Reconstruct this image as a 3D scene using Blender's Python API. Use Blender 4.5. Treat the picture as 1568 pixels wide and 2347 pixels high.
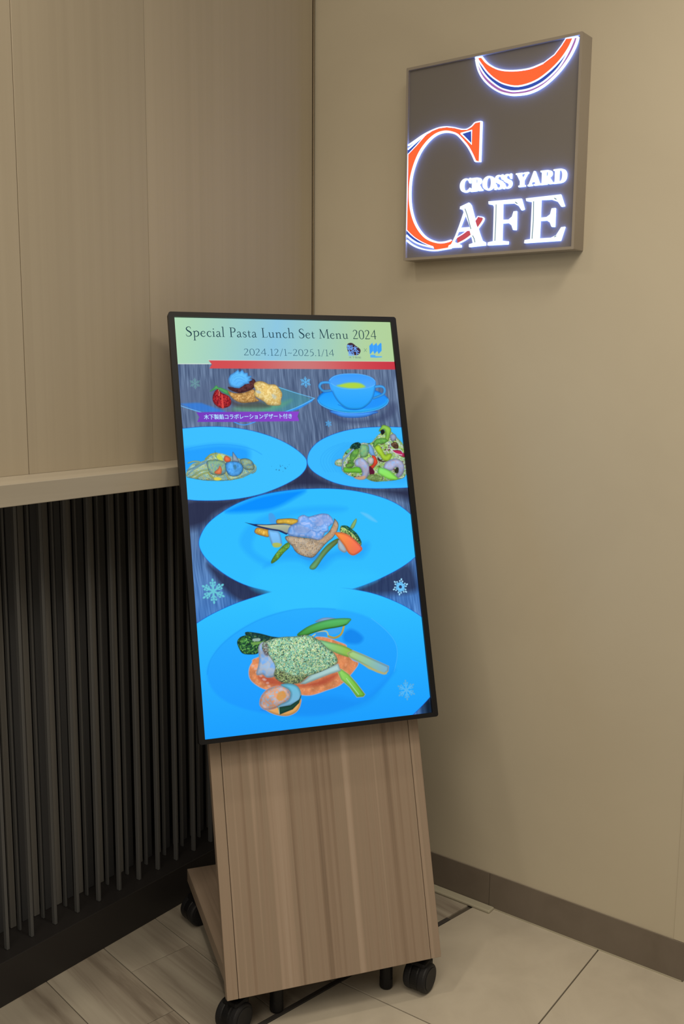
import bpy, bmesh, math, random
import numpy as np
from mathutils import Vector, Matrix

for _o in list(bpy.data.objects):
    bpy.data.objects.remove(_o, do_unlink=True)
scene = bpy.context.scene
col = scene.collection
random.seed(7)

# ---------------------------------------------------------------- camera
# World: the room corner is the Z axis, the panelled wall runs along -X, the beige wall along -Y.
CAM_POS = Vector((-2.1563, -1.7616, 1.4242))
yaw, pitch, roll = math.radians(37.5597), math.radians(-8.64), math.radians(0.4351)
fwd = Vector((math.cos(yaw) * math.cos(pitch), math.sin(yaw) * math.cos(pitch), math.sin(pitch)))
rgt = Vector((math.sin(yaw), -math.cos(yaw), 0))
upv = rgt.cross(fwd)
rgt, upv = rgt * math.cos(roll) + upv * math.sin(roll), upv * math.cos(roll) - rgt * math.sin(roll)
cam_data = bpy.data.cameras.new('camera')
cam_data.sensor_fit = 'VERTICAL'
cam_data.sensor_height = 36.0
cam_data.lens = 36.0 * 2243.472 / 2347.0
cam_data.clip_start = 0.02
cam = bpy.data.objects.new('camera', cam_data)
m = Matrix((rgt, upv, -fwd)).transposed().to_4x4()
m.translation = CAM_POS
cam.matrix_world = m
col.objects.link(cam)
scene.camera = cam

# ---------------------------------------------------------------- light and exposure
scene.view_settings.view_transform = 'Standard'
scene.view_settings.look = 'None'
scene.view_settings.gamma = 1.0
scene.view_settings.exposure = 0.0
scene.view_settings.use_curve_mapping = False
world = bpy.data.worlds.new('mall_interior')
scene.world = world
world.use_nodes = True
world.node_tree.nodes['Background'].inputs[0].default_value = (1.0, 0.875, 0.69, 1)   # warm light of the hall all round
world.node_tree.nodes['Background'].inputs[1].default_value = 0.26


def area_light(name, loc, target, size, power, color=(1.0, 0.875, 0.69), shape='DISK', spread=180):
    d = bpy.data.lights.new(name, 'AREA')
    d.shape = shape
    d.size = size
    d.energy = power
    d.color = color
    d.spread = math.radians(spread)
    o = bpy.data.objects.new(name, d)
    o.location = loc
    o.rotation_euler = (Vector(target) - Vector(loc)).to_track_quat('-Z', 'Y').to_euler()
    col.objects.link(o)
    return o


area_light('ceiling_light', (-1.9, -1.7, 3.0), (-1.7, -1.5, 0), 1.3, 23)
area_light('ceiling_light', (-3.3, -1.3, 2.5), (0.0, -1.1, 0.7), 1.2, 14.5)
area_light('downlight', (-0.70, -1.65, 2.9), (-0.6, -1.5, 0), 0.45, 8, spread=120)
area_light('downlight', (-1.30, -0.20, 2.9), (-1.30, -0.22, 0), 0.14, 3.5, spread=110)


# ---------------------------------------------------------------- helpers
def lin(c):
    c = np.asarray(c, float) / 255.0
    return tuple(np.where(c <= 0.04045, c / 12.92, ((c + 0.055) / 1.055) ** 2.4))


def mat(name, rgb, rough=0.6, metal=0.0, spec=0.4):
    m = bpy.data.materials.new(name)
    m.use_nodes = True
    b = m.node_tree.nodes['Principled BSDF']
    b.inputs['Base Color'].default_value = (*rgb, 1)
    b.inputs['Roughness'].default_value = rough
    b.inputs['Metallic'].default_value = metal
    b.inputs['Specular IOR Level'].default_value = spec
    return m


def emit(name, rgb, strength=1.0):
    m = bpy.data.materials.new(name)
    m.use_nodes = True
    nt = m.node_tree
    nt.nodes.clear()
    e = nt.nodes.new('ShaderNodeEmission')
    e.inputs[0].default_value = (*rgb, 1)
    e.inputs[1].default_value = strength
    o = nt.nodes.new('ShaderNodeOutputMaterial')
    nt.links.new(e.outputs[0], o.inputs[0])
    return m


def grain(m, stops, scale, detail=6.0, rand=0.0, bump=0.0, scale2=None, amount2=0.0, distort=0.6, rough_noise=None):
    """Streaky grain: noise stretched along one axis of the object's own space, mixed with a broader banding."""
    nt = m.node_tree
    N, L = nt.nodes, nt.links
    b = N['Principled BSDF']
    tc = N.new('ShaderNodeTexCoord')
    mp = N.new('ShaderNodeMapping')
    mp.inputs['Scale'].default_value = scale
    L.new(tc.outputs['Object'], mp.inputs[0])
    oi = N.new('ShaderNodeObjectInfo')
    sh = N.new('ShaderNodeVectorMath')
    sh.operation = 'MULTIPLY_ADD'
    cmb = N.new('ShaderNodeCombineXYZ')
    for i in range(3):
        L.new(oi.outputs['Random'], cmb.inputs[i])
    L.new(cmb.outputs[0], sh.inputs[0])
    sh.inputs[1].default_value = (37.0, 53.0, 29.0)
    L.new(mp.outputs[0], sh.inputs[2])
    nz = N.new('ShaderNodeTexNoise')
    nz.inputs['Scale'].default_value = 1.0
    nz.inputs['Detail'].default_value = detail
    nz.inputs['Roughness'].default_value = 0.6
    nz.inputs['Distortion'].default_value = distort
    L.new(sh.outputs[0], nz.inputs['Vector'])
    fac = nz.outputs['Fac']
    if scale2:
        mp2 = N.new('ShaderNodeMapping')
        mp2.inputs['Scale'].default_value = scale2
        L.new(tc.outputs['Object'], mp2.inputs[0])
        sh2 = N.new('ShaderNodeVectorMath')
        sh2.operation = 'ADD'
        L.new(mp2.outputs[0], sh2.inputs[0])
        L.new(cmb.outputs[0], sh2.inputs[1])
        nz2 = N.new('ShaderNodeTexNoise')
        nz2.inputs['Scale'].default_value = 1.0
        nz2.inputs['Detail'].default_value = 3.0
        L.new(sh2.outputs[0], nz2.inputs['Vector'])
        mx = N.new('ShaderNodeMix')
        mx.inputs['Factor'].default_value = amount2
        L.new(fac, mx.inputs['A'])
        L.new(nz2.outputs['Fac'], mx.inputs['B'])
        fac = mx.outputs['Result']
    ramp = N.new('ShaderNodeValToRGB')
    el = ramp.color_ramp.elements
    while len(el) < len(stops):
        el.new(0.5)
    for e, (p, c) in zip(el, stops):
        e.position = p
        e.color = (*c, 1)
    L.new(fac, ramp.inputs[0])
    out = ramp.outputs[0]
    if rand:
        hs = N.new('ShaderNodeHueSaturation')
        mr = N.new('ShaderNodeMapRange')
        mr.inputs['To Min'].default_value = 1 - rand
        mr.inputs['To Max'].default_value = 1 + rand
        L.new(oi.outputs['Random'], mr.inputs[0])
        L.new(mr.outputs[0], hs.inputs['Value'])
        L.new(out, hs.inputs['Color'])
        out = hs.outputs[0]
    L.new(out, b.inputs['Base Color'])
    if bump:
        bp = N.new('ShaderNodeBump')
        bp.inputs['Strength'].default_value = bump
        bp.inputs['Distance'].default_value = 0.001
        L.new(fac, bp.inputs['Height'])
        L.new(bp.outputs[0], b.inputs['Normal'])
    return m


def link(name, me, material=None, parent=None, loc=None, rot=None):
    o = bpy.data.objects.new(name, me)
    if material is not None and me is not None and not me.materials:
        me.materials.append(material)
    col.objects.link(o)
    if parent is not None:
        o.parent = parent
    if loc is not None:
        o.location = loc
    if rot is not None:
        o.rotation_euler = rot
    return o


def tag(o, label=None, cat=None, group=None, kind=None):
    for k, v in (('label', label), ('category', cat), ('group', group), ('kind', kind)):
        if v:
            o[k] = v
    return o


def empty(name, loc, rz=0.0):
    o = bpy.data.objects.new(name, None)
    o.empty_display_size = 0.1
    o.location = loc
    o.rotation_euler = (0, 0, rz)
    col.objects.link(o)
    return o


def to_mesh(name, bm, smooth=False):
    bmesh.ops.recalc_face_normals(bm, faces=bm.faces)
    me = bpy.data.meshes.new(name)
    bm.to_mesh(me)
    bm.free()
    if smooth:
        me.polygons.foreach_set('use_smooth', [True] * len(me.polygons))
    return me


def box_bm(x0, x1, y0, y1, z0, z1, bevel=0.0, seg=2, bm=None):
    b = bmesh.new()
    r = bmesh.ops.create_cube(b, size=1.0)
    for v in b.verts:
        v.co = Vector((x0 + (v.co.x + .5) * (x1 - x0), y0 + (v.co.y + .5) * (y1 - y0), z0 + (v.co.z + .5) * (z1 - z0)))
    if bevel:
        bmesh.ops.bevel(b, geom=b.edges[:], offset=bevel, segments=seg, profile=0.5, affect='EDGES')
    if bm is None:
        return b
    tmp = bpy.data.meshes.new('tmp')
    b.to_mesh(tmp)
    b.free()
    bm.from_mesh(tmp)
    bpy.data.meshes.remove(tmp)
    return bm


def box(name, dims, material, parent=None, bevel=0.0, seg=2, **k):
    return link(name, to_mesh(name, box_bm(*dims, bevel=bevel, seg=seg)), material, parent, **k)


def cyl_bm(bm, r, z0, z1, seg=24, mtx=None, bevel=0.0, r2=None):
    t = bmesh.new()
    bmesh.ops.create_cone(t, cap_ends=True, segments=seg, radius1=r, radius2=r if r2 is None else r2, depth=z1 - z0)
    bmesh.ops.translate(t, verts=t.verts, vec=(0, 0, (z0 + z1) / 2))
    if bevel:
        ed = [e for e in t.edges if len(e.link_faces) == 2 and any(len(f.verts) > 4 for f in e.link_faces)]
        bmesh.ops.bevel(t, geom=ed, offset=bevel, segments=3, profile=0.5, affect='EDGES')
    if mtx is not None:
        bmesh.ops.transform(t, matrix=mtx, verts=t.verts)
    tmp = bpy.data.meshes.new('tmp')
    t.to_mesh(tmp)
    t.free()
    bm.from_mesh(tmp)
    bpy.data.meshes.remove(tmp)
    return bm


def prism_bm(poly, z0, z1, inset=0.0):
    """Upright prism over a convex ground outline, top edge eased a little."""
    bm = bmesh.new()
    bot = [bm.verts.new((x, y, z0)) for x, y in poly]
    top = [bm.verts.new((x, y, z1)) for x, y in poly]
    n = len(poly)
    bm.faces.new(top)
    for i in range(n):
        bm.faces.new((bot[i], bot[(i + 1) % n], top[(i + 1) % n], top[i]))
    if inset:
        ed = [e for e in bm.edges if all(v in top for v in e.verts)]
        bmesh.ops.bevel(bm, geom=ed, offset=inset, segments=1, profile=0.5, affect='EDGES')
    return bm


def clip_half(poly, nx, ny, d):
    """Keep the part of a convex polygon where nx*x + ny*y <= d."""
    out = []
    for i in range(len(poly)):
        a, b = poly[i - 1], poly[i]
        da, db = nx * a[0] + ny * a[1] - d, nx * b[0] + ny * b[1] - d
        if (da <= 0) != (db <= 0):
            t = da / (da - db)
            out.append((a[0] + t * (b[0] - a[0]), a[1] + t * (b[1] - a[1])))
        if db <= 0:
            out.append(b)
    return out


def outline_mesh(name, polys, depth, bevel=0.0):
    """Flat outlines (holes allowed) in the XY plane, extruded from z=0 to z=depth."""
    c = bpy.data.curves.new(name, 'CURVE')
    c.dimensions = '2D'
    c.fill_mode = 'BOTH'
    c.extrude = depth / 2
    for p in polys:
        s = c.splines.new('POLY')
        s.points.add(len(p) - 1)
        for q, (x, y) in zip(s.points, p):
            q.co = (x, y, 0, 1)
        s.use_cyclic_u = True
    o = bpy.data.objects.new('tmp', c)
    me = bpy.data.meshes.new_from_object(o)
    bpy.data.objects.remove(o)
    bpy.data.curves.remove(c)
    me.transform(Matrix.Translation((0, 0, depth / 2)))
    me.name = name
    return me


def ribbon(pts, widths):
    """Outline of a stroke with a width at each point."""
    n = len(pts)
    le, ri = [], []
    for i in range(n):
        a, b = pts[max(i - 1, 0)], pts[min(i + 1, n - 1)]
        dx, dy = b[0] - a[0], b[1] - a[1]
        l = math.hypot(dx, dy) or 1.0
        w = widths[i] / 2
        le.append((pts[i][0] - dy / l * w, pts[i][1] + dx / l * w))
        ri.append((pts[i][0] + dy / l * w, pts[i][1] - dx / l * w))
    return le, ri


def ribbon_bm(bm, pts, widths, z):
    le, ri = ribbon(pts, widths)
    L = [bm.verts.new((x, y, z)) for x, y in le]
    R = [bm.verts.new((x, y, z)) for x, y in ri]
    for i in range(len(L) - 1):
        bm.faces.new((L[i], R[i], R[i + 1], L[i + 1]))


def text_mesh(body, size, depth, offset=0.0):
    c = bpy.data.curves.new('text', 'FONT')
    c.body = body
    c.size = size
    c.extrude = depth / 2
    c.offset = offset
    o = bpy.data.objects.new('tmp', c)
    me = bpy.data.meshes.new_from_object(o)
    bpy.data.objects.remove(o)
    bpy.data.curves.remove(c)
    me.transform(Matrix.Translation((0, 0, depth / 2)))
    return me


def extent(me):
    a = np.empty(len(me.vertices) * 3)
    me.vertices.foreach_get('co', a)
    a = a.reshape(-1, 3)
    return a.min(0), a.max(0)


def serif(c):
    """A letter in the bold roman (serif) alphabet of the built-in font."""
    return chr(0x1D400 + ord(c) - 65)


ART = [
    ((42,46,72),[(-7.4,423.0),(119.2,420.8),(223.3,394.0),(283.1,351.9),(300.2,370.8),(354.7,398.4),(430.9,412.2),(538.1,414.1),(534.9,442.4),(449.7,420.4),(297.1,403.8),(185.1,410.7),(103.4,439.8),(59.5,459.1),(37.0,479.1),(-11.7,483.7)],{'soft':22,'a':0.92}),
    ((38,40,66),[(34.5,566.0),(83.5,596.2),(177.9,636.6),(120.1,656.4),(86.6,643.9),(55.2,607.9)],{'soft':14,'a':0.8}),
    ((38,44,72),[(369.9,644.6),(452.4,616.2),(508.9,594.5),(527.3,639.1),(517.1,660.0),(447.4,662.4),(409.6,659.7)],{'soft':18,'a':0.75}),
    ((60,70,105),[(347.4,219.6),(380.1,238.9),(421.5,244.8),(479.4,234.5),(511.7,201.7),(521.5,218.4),(492.5,245.7),(406.4,255.5),(358.8,244.0)],{'soft':12,'a':0.6}),
    ((92,108,140),[(0.2,168.4),(79.5,150.2),(125.2,144.6),(180.0,146.3),(244.2,159.4),(273.4,170.7),(271.3,193.3),(182.7,224.3),(91.8,223.4),(-2.3,202.7)],{'soft':14,'a':0.55}),
    ((70,150,165),[(232.5,164.1),(280.2,179.2),(309.4,193.5),(277.2,212.1),(238.5,223.9),(175.3,224.2),(202.3,211.5),(237.4,193.1)],{'sm':0,'soft':5,'a':0.6}),
    ((100,175,120),[(147.7,203.7),(231.2,200.5),(259.8,195.1),(235.8,211.7),(182.7,224.3),(119.3,218.2)],{'soft':12,'a':0.55}),
    ((45,130,240),[(0.4,202.7),(30.0,217.4),(56.2,223.1),(95.4,223.4),(101.0,220.8),(48.9,201.2),(36.6,200.3),(18.9,201.1)],{'sm':0,'soft':5,'a':0.7}),
    ((45,150,255),[(234.7,223.8),(269.5,213.9),(315.5,189.7),(310.9,198.2),(276.8,216.7),(247.7,224.9)],{'sm':0,'soft':3,'a':0.85}),
    ((110,190,255),[(0.9,207.2),(21.4,214.6),(47.3,223.0)],{'w':1.6}),
    ((110,200,255),[(232.5,164.6),(272.7,178.2),(311.7,189.7),(313.2,193.5),(277.4,210.2),(244.2,223.0)],{'w':1.4}),
    ((70,160,255),[(117.2,244.6),(134.7,252.2),(149.2,252.4),(169.8,245.9)],{'w':2}),
    ((70,60,60),[(115.8,194.3),(140.6,201.8),(175.8,196.5),(209.9,209.7),(183.6,213.2),(128.9,210.9)],{'soft':8,'a':0.6}),
    ((205,165,100),[(110.3,171.3),(117.2,176.0),(131.5,178.8),(149.9,177.0),(170.7,169.6),(173.9,176.1),(174.6,189.1),(181.4,196.5),(159.0,200.1),(142.5,200.9),(128.3,196.2),(118.1,187.0),(113.3,179.6)],{'tex':('cells',3,[(190,140,75),(222,182,118),(170,120,62),(205,165,100)]),'ol':((120,85,60),0.7)}),
    ((72,38,42),[(112.7,164.0),(117.6,170.4),(131.7,176.0),(142.6,176.9),(169.0,167.7),(177.6,152.9),(171.0,144.5),(151.8,153.8),(125.4,164.9)],{'ol':((50,25,35),0.8),'tex':('cells',4,[(72,38,42),(95,55,58),(60,30,35)])}),
    ((95,185,255),[(115.2,144.6),(120.4,135.4),(130.0,129.8),(138.7,123.2),(141.9,128.8),(148.8,123.2),(152.8,130.6),(160.1,130.6),(160.4,138.0),(168.7,138.0),(163.6,144.5),(169.9,146.4),(161.2,151.0),(162.7,154.7),(151.6,156.6),(147.6,160.3),(138.0,165.9),(127.2,164.9),(118.5,160.3),(115.4,152.9)],{'sm':0,'soft':1.2,'ol':((50,120,215),0.8)}),
    ((60,150,235),[(127.1,142.7),(134.8,138.1),(143.9,138.1),(152.7,142.7)],{'a':0.6,'w':1.0}),
    ((60,150,235),[(128.4,150.1),(134.3,144.6),(143.4,144.6),(155.6,152.0)],{'a':0.6,'w':1.0}),
    ((60,150,235),[(131.4,157.5),(139.2,151.1),(148.2,152.9),(151.6,156.6)],{'a':0.6,'w':1.0}),
    ((60,150,235),[(120.9,152.0),(123.5,142.7),(131.4,135.3),(142.6,131.6)],{'a':0.6,'w':1.0}),
    ((222,198,125),[(173.4,159.4),(177.6,152.9),(187.1,150.1),(198.1,151.9),(208.8,157.5),(223.6,158.5),(232.3,166.9),(238.6,180.0),(234.5,194.9),(232.5,206.1),(219.3,207.9),(202.8,205.9),(195.9,199.4),(185.4,192.8),(176.6,187.2),(171.7,179.8),(176.2,170.5)],{'tex':('cells',5,[(222,198,125),(205,170,95),(232,212,150),(212,186,112)]),'ol':((150,115,70),0.7)}),
    ((170,190,210),[(176.9,172.4),(185.2,172.4),(188.5,178.0),(181.0,178.9)],{'a':0.7,'soft':3}),
    ((180,200,205),[(214.3,179.9),(225.0,185.6),(220.6,193.0),(215.4,189.3)],{'a':0.6,'soft':4}),
    ((90,175,105),[(69.7,174.0),(78.3,166.7),(85.0,160.3),(90.1,164.9),(96.3,165.8),(110.3,172.3),(111.6,178.7),(114.8,183.3),(104.3,178.7),(94.0,172.2),(85.3,168.5)],{'ol':((50,130,80),0.6)}),
    ((165,35,45),[(87.9,169.5),(79.2,177.7),(75.0,190.5),(77.4,201.4),(85.7,209.7),(94.5,212.5),(103.5,211.6),(112.9,207.1),(116.4,198.0),(112.7,187.0),(104.1,181.4),(95.4,177.7)],{'tex':('cells',2.2,[(165,35,45),(195,60,62),(130,25,38),(180,45,52)]),'ol':((95,20,35),0.8)}),
    ((220,75,70),[(95.1,181.4),(94.7,197.9),(94.1,212.5),(99.1,211.6),(98.5,196.1),(98.6,183.2)],{'soft':2}),
    ((235,190,150),[(89.7,170.4),(90.9,177.7),(89.5,184.1)],{'w':1}),
    ((128,68,190),[(35.0,222.5),(125.1,222.3),(276.5,222.7),(271.2,234.2),(274.4,245.7),(123.2,245.9),(35.3,244.7),(41.1,233.7)],{'sm':0,'grad':((118,62,190),(140,70,205))}),
    ((70,150,245),[(358.2,221.7),(367.1,230.6),(380.4,236.2),(399.7,238.4),(422.2,238.3),(443.7,235.5),(458.4,230.2),(466.1,224.8)],{'ol':((30,80,190),1)}),
    ((40,160,255),[(323.6,195.1),(327.1,187.7),(336.1,179.6),(351.9,173.6),(386.9,170.9),(443.3,171.0),(471.6,173.1),(492.1,183.6),(502.5,193.3),(502.9,200.2),(495.0,209.9),(473.8,220.0),(444.6,226.2),(412.0,227.7),(381.5,225.3),(354.3,219.7),(334.5,210.1),(325.7,201.9)],{'ol':((25,95,205),1.1),'vgr':((30,140,250),(50,180,255))}),
    ((110,205,255),[(324.7,195.1),(328.3,203.9),(338.5,211.4),(361.1,220.4),(388.4,226.1),(416.3,227.3),(444.7,225.3),(473.9,219.3),(493.5,209.8),(502.1,200.2),(501.8,193.3)],{'w':1.1}),
    ((35,140,250),[(454.4,201.3),(490.8,182.2),(497.1,190.5),(494.4,201.6),(474.6,212.5),(445.5,217.7),(435.9,214.9)],{'soft':5,'a':0.7}),
    ((60,165,255),[(356.3,149.0),(361.9,142.2),(373.6,136.0),(390.8,132.2),(412.0,131.1),(433.2,131.7),(454.1,135.8),(467.8,142.0),(474.1,149.6),(473.8,160.0),(470.3,172.4),(465.1,187.6),(455.8,201.3),(443.3,211.5),(431.4,217.6),(415.7,219.1),(399.0,217.6),(387.0,211.8),(375.6,200.9),(367.2,187.2),(361.7,172.2),(358.9,158.6)],{'ol':((35,110,220),1.0),'vgr':((70,170,255),(40,165,255))}),
    ((75,178,255),[(356.6,153.1),(347.0,152.5),(337.1,154.5),(332.3,161.3),(334.4,168.1),(340.8,173.5),(350.5,173.6),(358.9,172.2)],{'ol':((30,100,210),0.7),'w':5.2}),
    ((75,178,255),[(473.4,163.4),(484.3,162.1),(492.7,164.2),(496.3,171.1),(493.2,179.4),(484.7,184.9),(465.4,191.7)],{'ol':((30,100,210),0.7),'w':5.0}),
    ((64,164,255),[(356.9,150.4),(363.1,158.6),(364.6,170.9),(363.0,173.6),(358.2,165.4)],{'soft':2}),
    ((72,165,255),[(357.8,148.4),(363.3,142.2),(375.0,136.4),(390.7,132.8),(412.0,131.6),(433.1,132.4),(454.1,136.5),(467.7,142.7),(473.9,149.6),(472.6,157.2),(464.2,162.7),(446.6,166.9),(422.3,168.5),(401.3,167.5),(380.6,164.1),(365.8,158.6)],{'soft':2,'vgr':((60,158,255),(85,170,250))}),
    ((125,205,255),[(357.9,147.7),(366.3,140.1),(379.4,134.6),(396.5,131.8),(416.3,131.1),(436.0,132.1),(455.5,136.2),(467.8,142.2),(473.9,149.6)],{'w':0.9}),
    ((165,215,90),[(375.4,160.6),(384.0,157.9),(397.0,154.5),(414.1,152.8),(430.9,153.8),(440.5,157.2),(447.0,163.4),(436.7,166.2),(421.0,167.5),(401.4,166.5),(384.8,163.8)],{'soft':5}),
    ((175,215,70),[(383.8,160.6),(402.5,155.8),(422.4,154.5),(434.7,157.9),(442.7,163.4),(429.7,165.5),(408.5,165.5),(390.5,163.0)],{'soft':3}),
    ((100,190,255),[(360.7,154.5),(373.8,162.7),(392.8,167.9),(418.0,169.3),(443.7,167.6),(462.7,163.0),(472.5,157.9)],{'w':1.2}),
    ((15,110,220),[(373.6,207.0),(382.9,211.1),(390.7,216.6),(403.1,219.4),(418.5,220.0),(432.9,216.9),(441.9,212.2)],{'w':1.2}),
    ((62,192,255),[(-58.4,265.0),(0.7,259.8),(53.7,256.3),(107.1,258.5),(160.7,267.7),(214.4,285.9),(253.4,307.7),(277.7,329.6),(283.5,343.8),(277.8,361.0),(258.2,378.7),(219.3,397.5),(170.3,413.8),(119.0,422.6),(69.1,425.3),(23.7,423.5),(-0.3,420.5),(-68.1,411.9)],{'soft':1.4,'ol':((20,70,200),1.0)}),
    ((60,186,255),[(285.3,340.9),(294.0,317.1),(318.9,294.5),(359.0,277.6),(406.8,267.1),(466.5,263.0),(530.7,264.7),(587.5,268.3),(612.4,337.8),(571.1,409.6),(530.3,411.9),(490.2,412.1),(442.8,411.1),(392.6,405.7),(347.5,394.5),(311.1,376.3),(290.8,358.8)],{'soft':1.4,'ol':((20,70,200),1.0)}),
    ((50,190,255),[(19.1,522.7),(25.9,499.2),(44.8,474.4),(77.6,451.7),(121.1,430.9),(175.5,416.4),(230.2,409.2),(285.4,406.9),(341.1,408.8),(397.1,416.3),(453.1,431.2),(493.9,449.3),(526.4,474.7),(557.6,513.0),(556.9,553.4),(526.1,581.0),(492.7,600.7),(452.2,618.0),(412.6,631.5),(366.3,643.3),(298.7,652.6),(226.6,649.3),(177.8,637.3),(123.1,620.9),(83.2,599.6),(51.0,573.8),(29.0,548.7)],{'soft':1.4,'ol':((20,70,200),1.0)}),
    ((44,172,255),[(-49.0,723.1),(-0.8,695.2),(36.6,676.7),(85.5,658.8),(138.7,645.2),(177.0,637.9),(246.4,632.7),(304.8,635.2),(363.4,644.4),(422.3,660.6),(480.9,687.7),(529.1,720.9),(564.9,755.6),(592.9,804.1),(573.1,863.3),(530.6,904.3),(487.6,937.1),(428.7,974.8),(323.7,1034.6),(63.9,1019.6),(-71.8,951.9),(-83.2,813.9)],{'vgr':((52,196,255),(22,148,255)),'soft':1.4,'ol':((20,70,200),1.0)}),
    ((52,194,255),[(160.9,587.4),(267.2,601.0),(378.1,600.8),(429.2,618.3),(370.2,641.1),(335.4,654.5),(312.6,698.2),(187.5,688.7),(163.4,640.8),(130.4,616.3)],{'soft':26}),
    ((38,160,255),[(-13.4,311.9),(32.6,302.3),(78.9,297.8),(121.6,301.6),(146.3,310.1),(148.2,330.1),(131.4,358.6),(109.4,365.1),(46.2,356.1),(-16.4,354.3)],{'soft':16,'a':0.95}),
    ((35,150,250),[(-2.8,309.3),(32.7,301.5),(79.0,297.5),(121.7,301.2),(157.1,310.7),(178.0,322.8)],{'soft':2.5,'a':0.6,'w':1.4}),
    ((45,160,245),[(419.2,299.1),(378.9,311.5),(354.0,327.8),(344.5,346.2),(353.8,368.7)],{'soft':3,'a':0.35,'w':1.6}),
    ((45,160,245),[(409.8,298.9),(370.3,311.3),(346.4,327.6),(337.7,346.0),(346.9,368.5)],{'soft':3,'a':0.35,'w':1.6}),
    ((45,160,245),[(400.4,298.7),(361.9,311.1),(338.7,327.4),(330.8,345.8),(340.1,368.3)],{'soft':3,'a':0.35,'w':1.6}),
    ((45,160,245),[(391.1,298.6),(353.4,310.9),(331.1,327.2),(323.9,345.6),(333.2,368.1)],{'soft':3,'a':0.35,'w':1.6}),
    ((45,160,245),[(381.7,298.4),(344.9,310.7),(323.4,327.0),(317.1,345.4),(326.4,367.9)],{'soft':3,'a':0.35,'w':1.6}),
    ((48,168,250),[(344.9,342.5),(366.7,316.8),(423.1,299.2),(482.9,296.5),(542.8,301.5),(540.5,393.3),(472.0,396.7),(394.7,384.9),(358.0,365.1)],{'soft':14,'a':0.5}),
    ((8,138,255),[(84.5,452.7),(113.6,437.5),(168.1,419.7),(226.4,411.2),(274.1,409.4),(246.8,426.9),(194.2,449.6),(143.9,454.5)],{'soft':12,'a':0.9}),
    ((40,172,255),[(110.2,522.4),(122.9,495.4),(152.9,473.1),(200.8,456.3),(259.5,448.8),(318.6,447.7),(370.4,454.1),(354.4,463.6),(280.1,464.0),(221.0,472.0),(169.2,490.7),(142.2,517.2),(143.4,544.9),(183.3,574.9),(155.1,573.2),(125.4,550.8)],{'soft':12,'a':0.75}),
    ((30,150,250),[(161.5,580.5),(198.9,558.5),(222.5,535.4),(308.3,554.2),(345.9,549.2),(414.8,538.6),(396.0,573.4),(336.4,569.9),(289.6,595.4),(248.1,571.8),(198.0,568.9)],{'soft':16,'a':0.5}),
    ((110,200,250),[(403.2,467.5),(421.8,471.9),(442.8,491.1),(427.9,486.7)],{'soft':5,'a':0.7}),
    ((38,165,255),[(15.3,806.1),(23.5,778.7),(49.5,745.6),(91.9,717.0),(145.8,694.2),(203.5,682.1),(265.2,680.5),(327.2,687.7),(385.2,705.3),(426.7,733.0),(455.4,769.3),(458.9,803.6),(443.1,843.3),(407.2,876.9),(356.9,901.2),(277.3,918.1),(183.0,911.4),(110.5,893.0),(57.8,869.9),(27.6,842.3)],{'soft':6,'a':0.75,'vgr':((40,168,255),(28,150,255))}),
    ((90,190,255),[(404.4,714.3),(434.0,741.2),(456.0,771.3),(458.9,803.6),(446.8,839.9)],{'a':0.7,'w':1.1}),
    ((25,140,240),[(16.1,804.4),(25.5,775.4),(53.2,744.2),(95.6,716.6),(149.5,694.5),(211.2,682.0),(265.2,681.2),(319.4,687.1)],{'soft':3,'a':0.5,'w':1.4}),
    ((20,130,235),[(333.5,744.2),(354.2,734.7),(380.0,755.5),(366.6,769.3),(335.5,762.9)],{'soft':8,'a':0.8}),
    ((25,140,240),[(198.2,909.5),(223.6,880.0),(300.3,880.7),(361.6,894.3),(434.3,849.9),(448.0,836.3),(420.7,863.4),(376.5,903.2),(277.3,918.1)],{'soft':16,'a':0.5}),
    ((150,175,120),[(3.2,359.2),(17.5,340.6),(44.3,333.7),(60.6,318.8),(81.6,317.4),(111.4,327.7),(134.1,334.1),(160.2,346.4),(160.9,361.9),(146.8,367.3),(126.7,376.3),(99.6,380.3),(69.1,380.2),(41.0,378.4),(13.3,372.7),(2.5,368.6)],{'tex':('cells',3.2,[(130,185,190),(175,200,150),(150,185,150),(205,205,130),(135,190,210),(190,200,150),(120,150,130)]),'soft':2,'str':(60,[(185,205,150),(205,210,140),(150,195,190),(170,200,160),(130,185,205)],26,2.0)}),
    ((60,95,90),[(3.3,370.5),(22.5,374.9),(50.3,379.2),(78.6,380.9),(107.4,378.6),(126.9,374.4)],{'a':0.7,'w':1.0}),
    ((150,200,220),[(6.6,363.1),(24.3,350.3),(45.8,339.5),(53.2,341.6)],{'ol':((70,110,110),0.5),'w':2.6}),
    ((175,200,140),[(11.6,370.8),(33.1,358.2),(52.2,354.9)],{'ol':((70,110,110),0.5),'w':2.6}),
    ((185,200,120),[(22.6,374.0),(38.3,364.0),(53.6,360.7)],{'ol':((70,110,110),0.5),'w':2.6}),
    ((190,200,110),[(48.4,330.0),(60.4,320.7),(73.9,318.2)],{'ol':((70,110,110),0.5),'w':2.6}),
    ((170,195,150),[(8.4,338.5),(21.7,335.0),(34.7,337.3),(24.8,343.7)],{'ol':((70,110,110),0.5),'w':2.6}),
    ((130,185,215),[(5.3,355.5),(26.5,346.6),(49.8,335.8)],{'ol':((70,110,110),0.5),'w':2.6}),
    ((200,200,100),[(51.6,362.5),(62.0,374.3),(78.7,378.6)],{'ol':((70,110,110),0.5),'w':2.6}),
    ((200,205,130),[(89.4,363.7),(96.1,375.4),(99.6,379.3)],{'ol':((70,110,110),0.5),'w':2.6}),
    ((150,195,190),[(127.1,372.5),(147.0,365.4),(157.3,358.0)],{'ol':((70,110,110),0.5),'w':2.6}),
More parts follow.
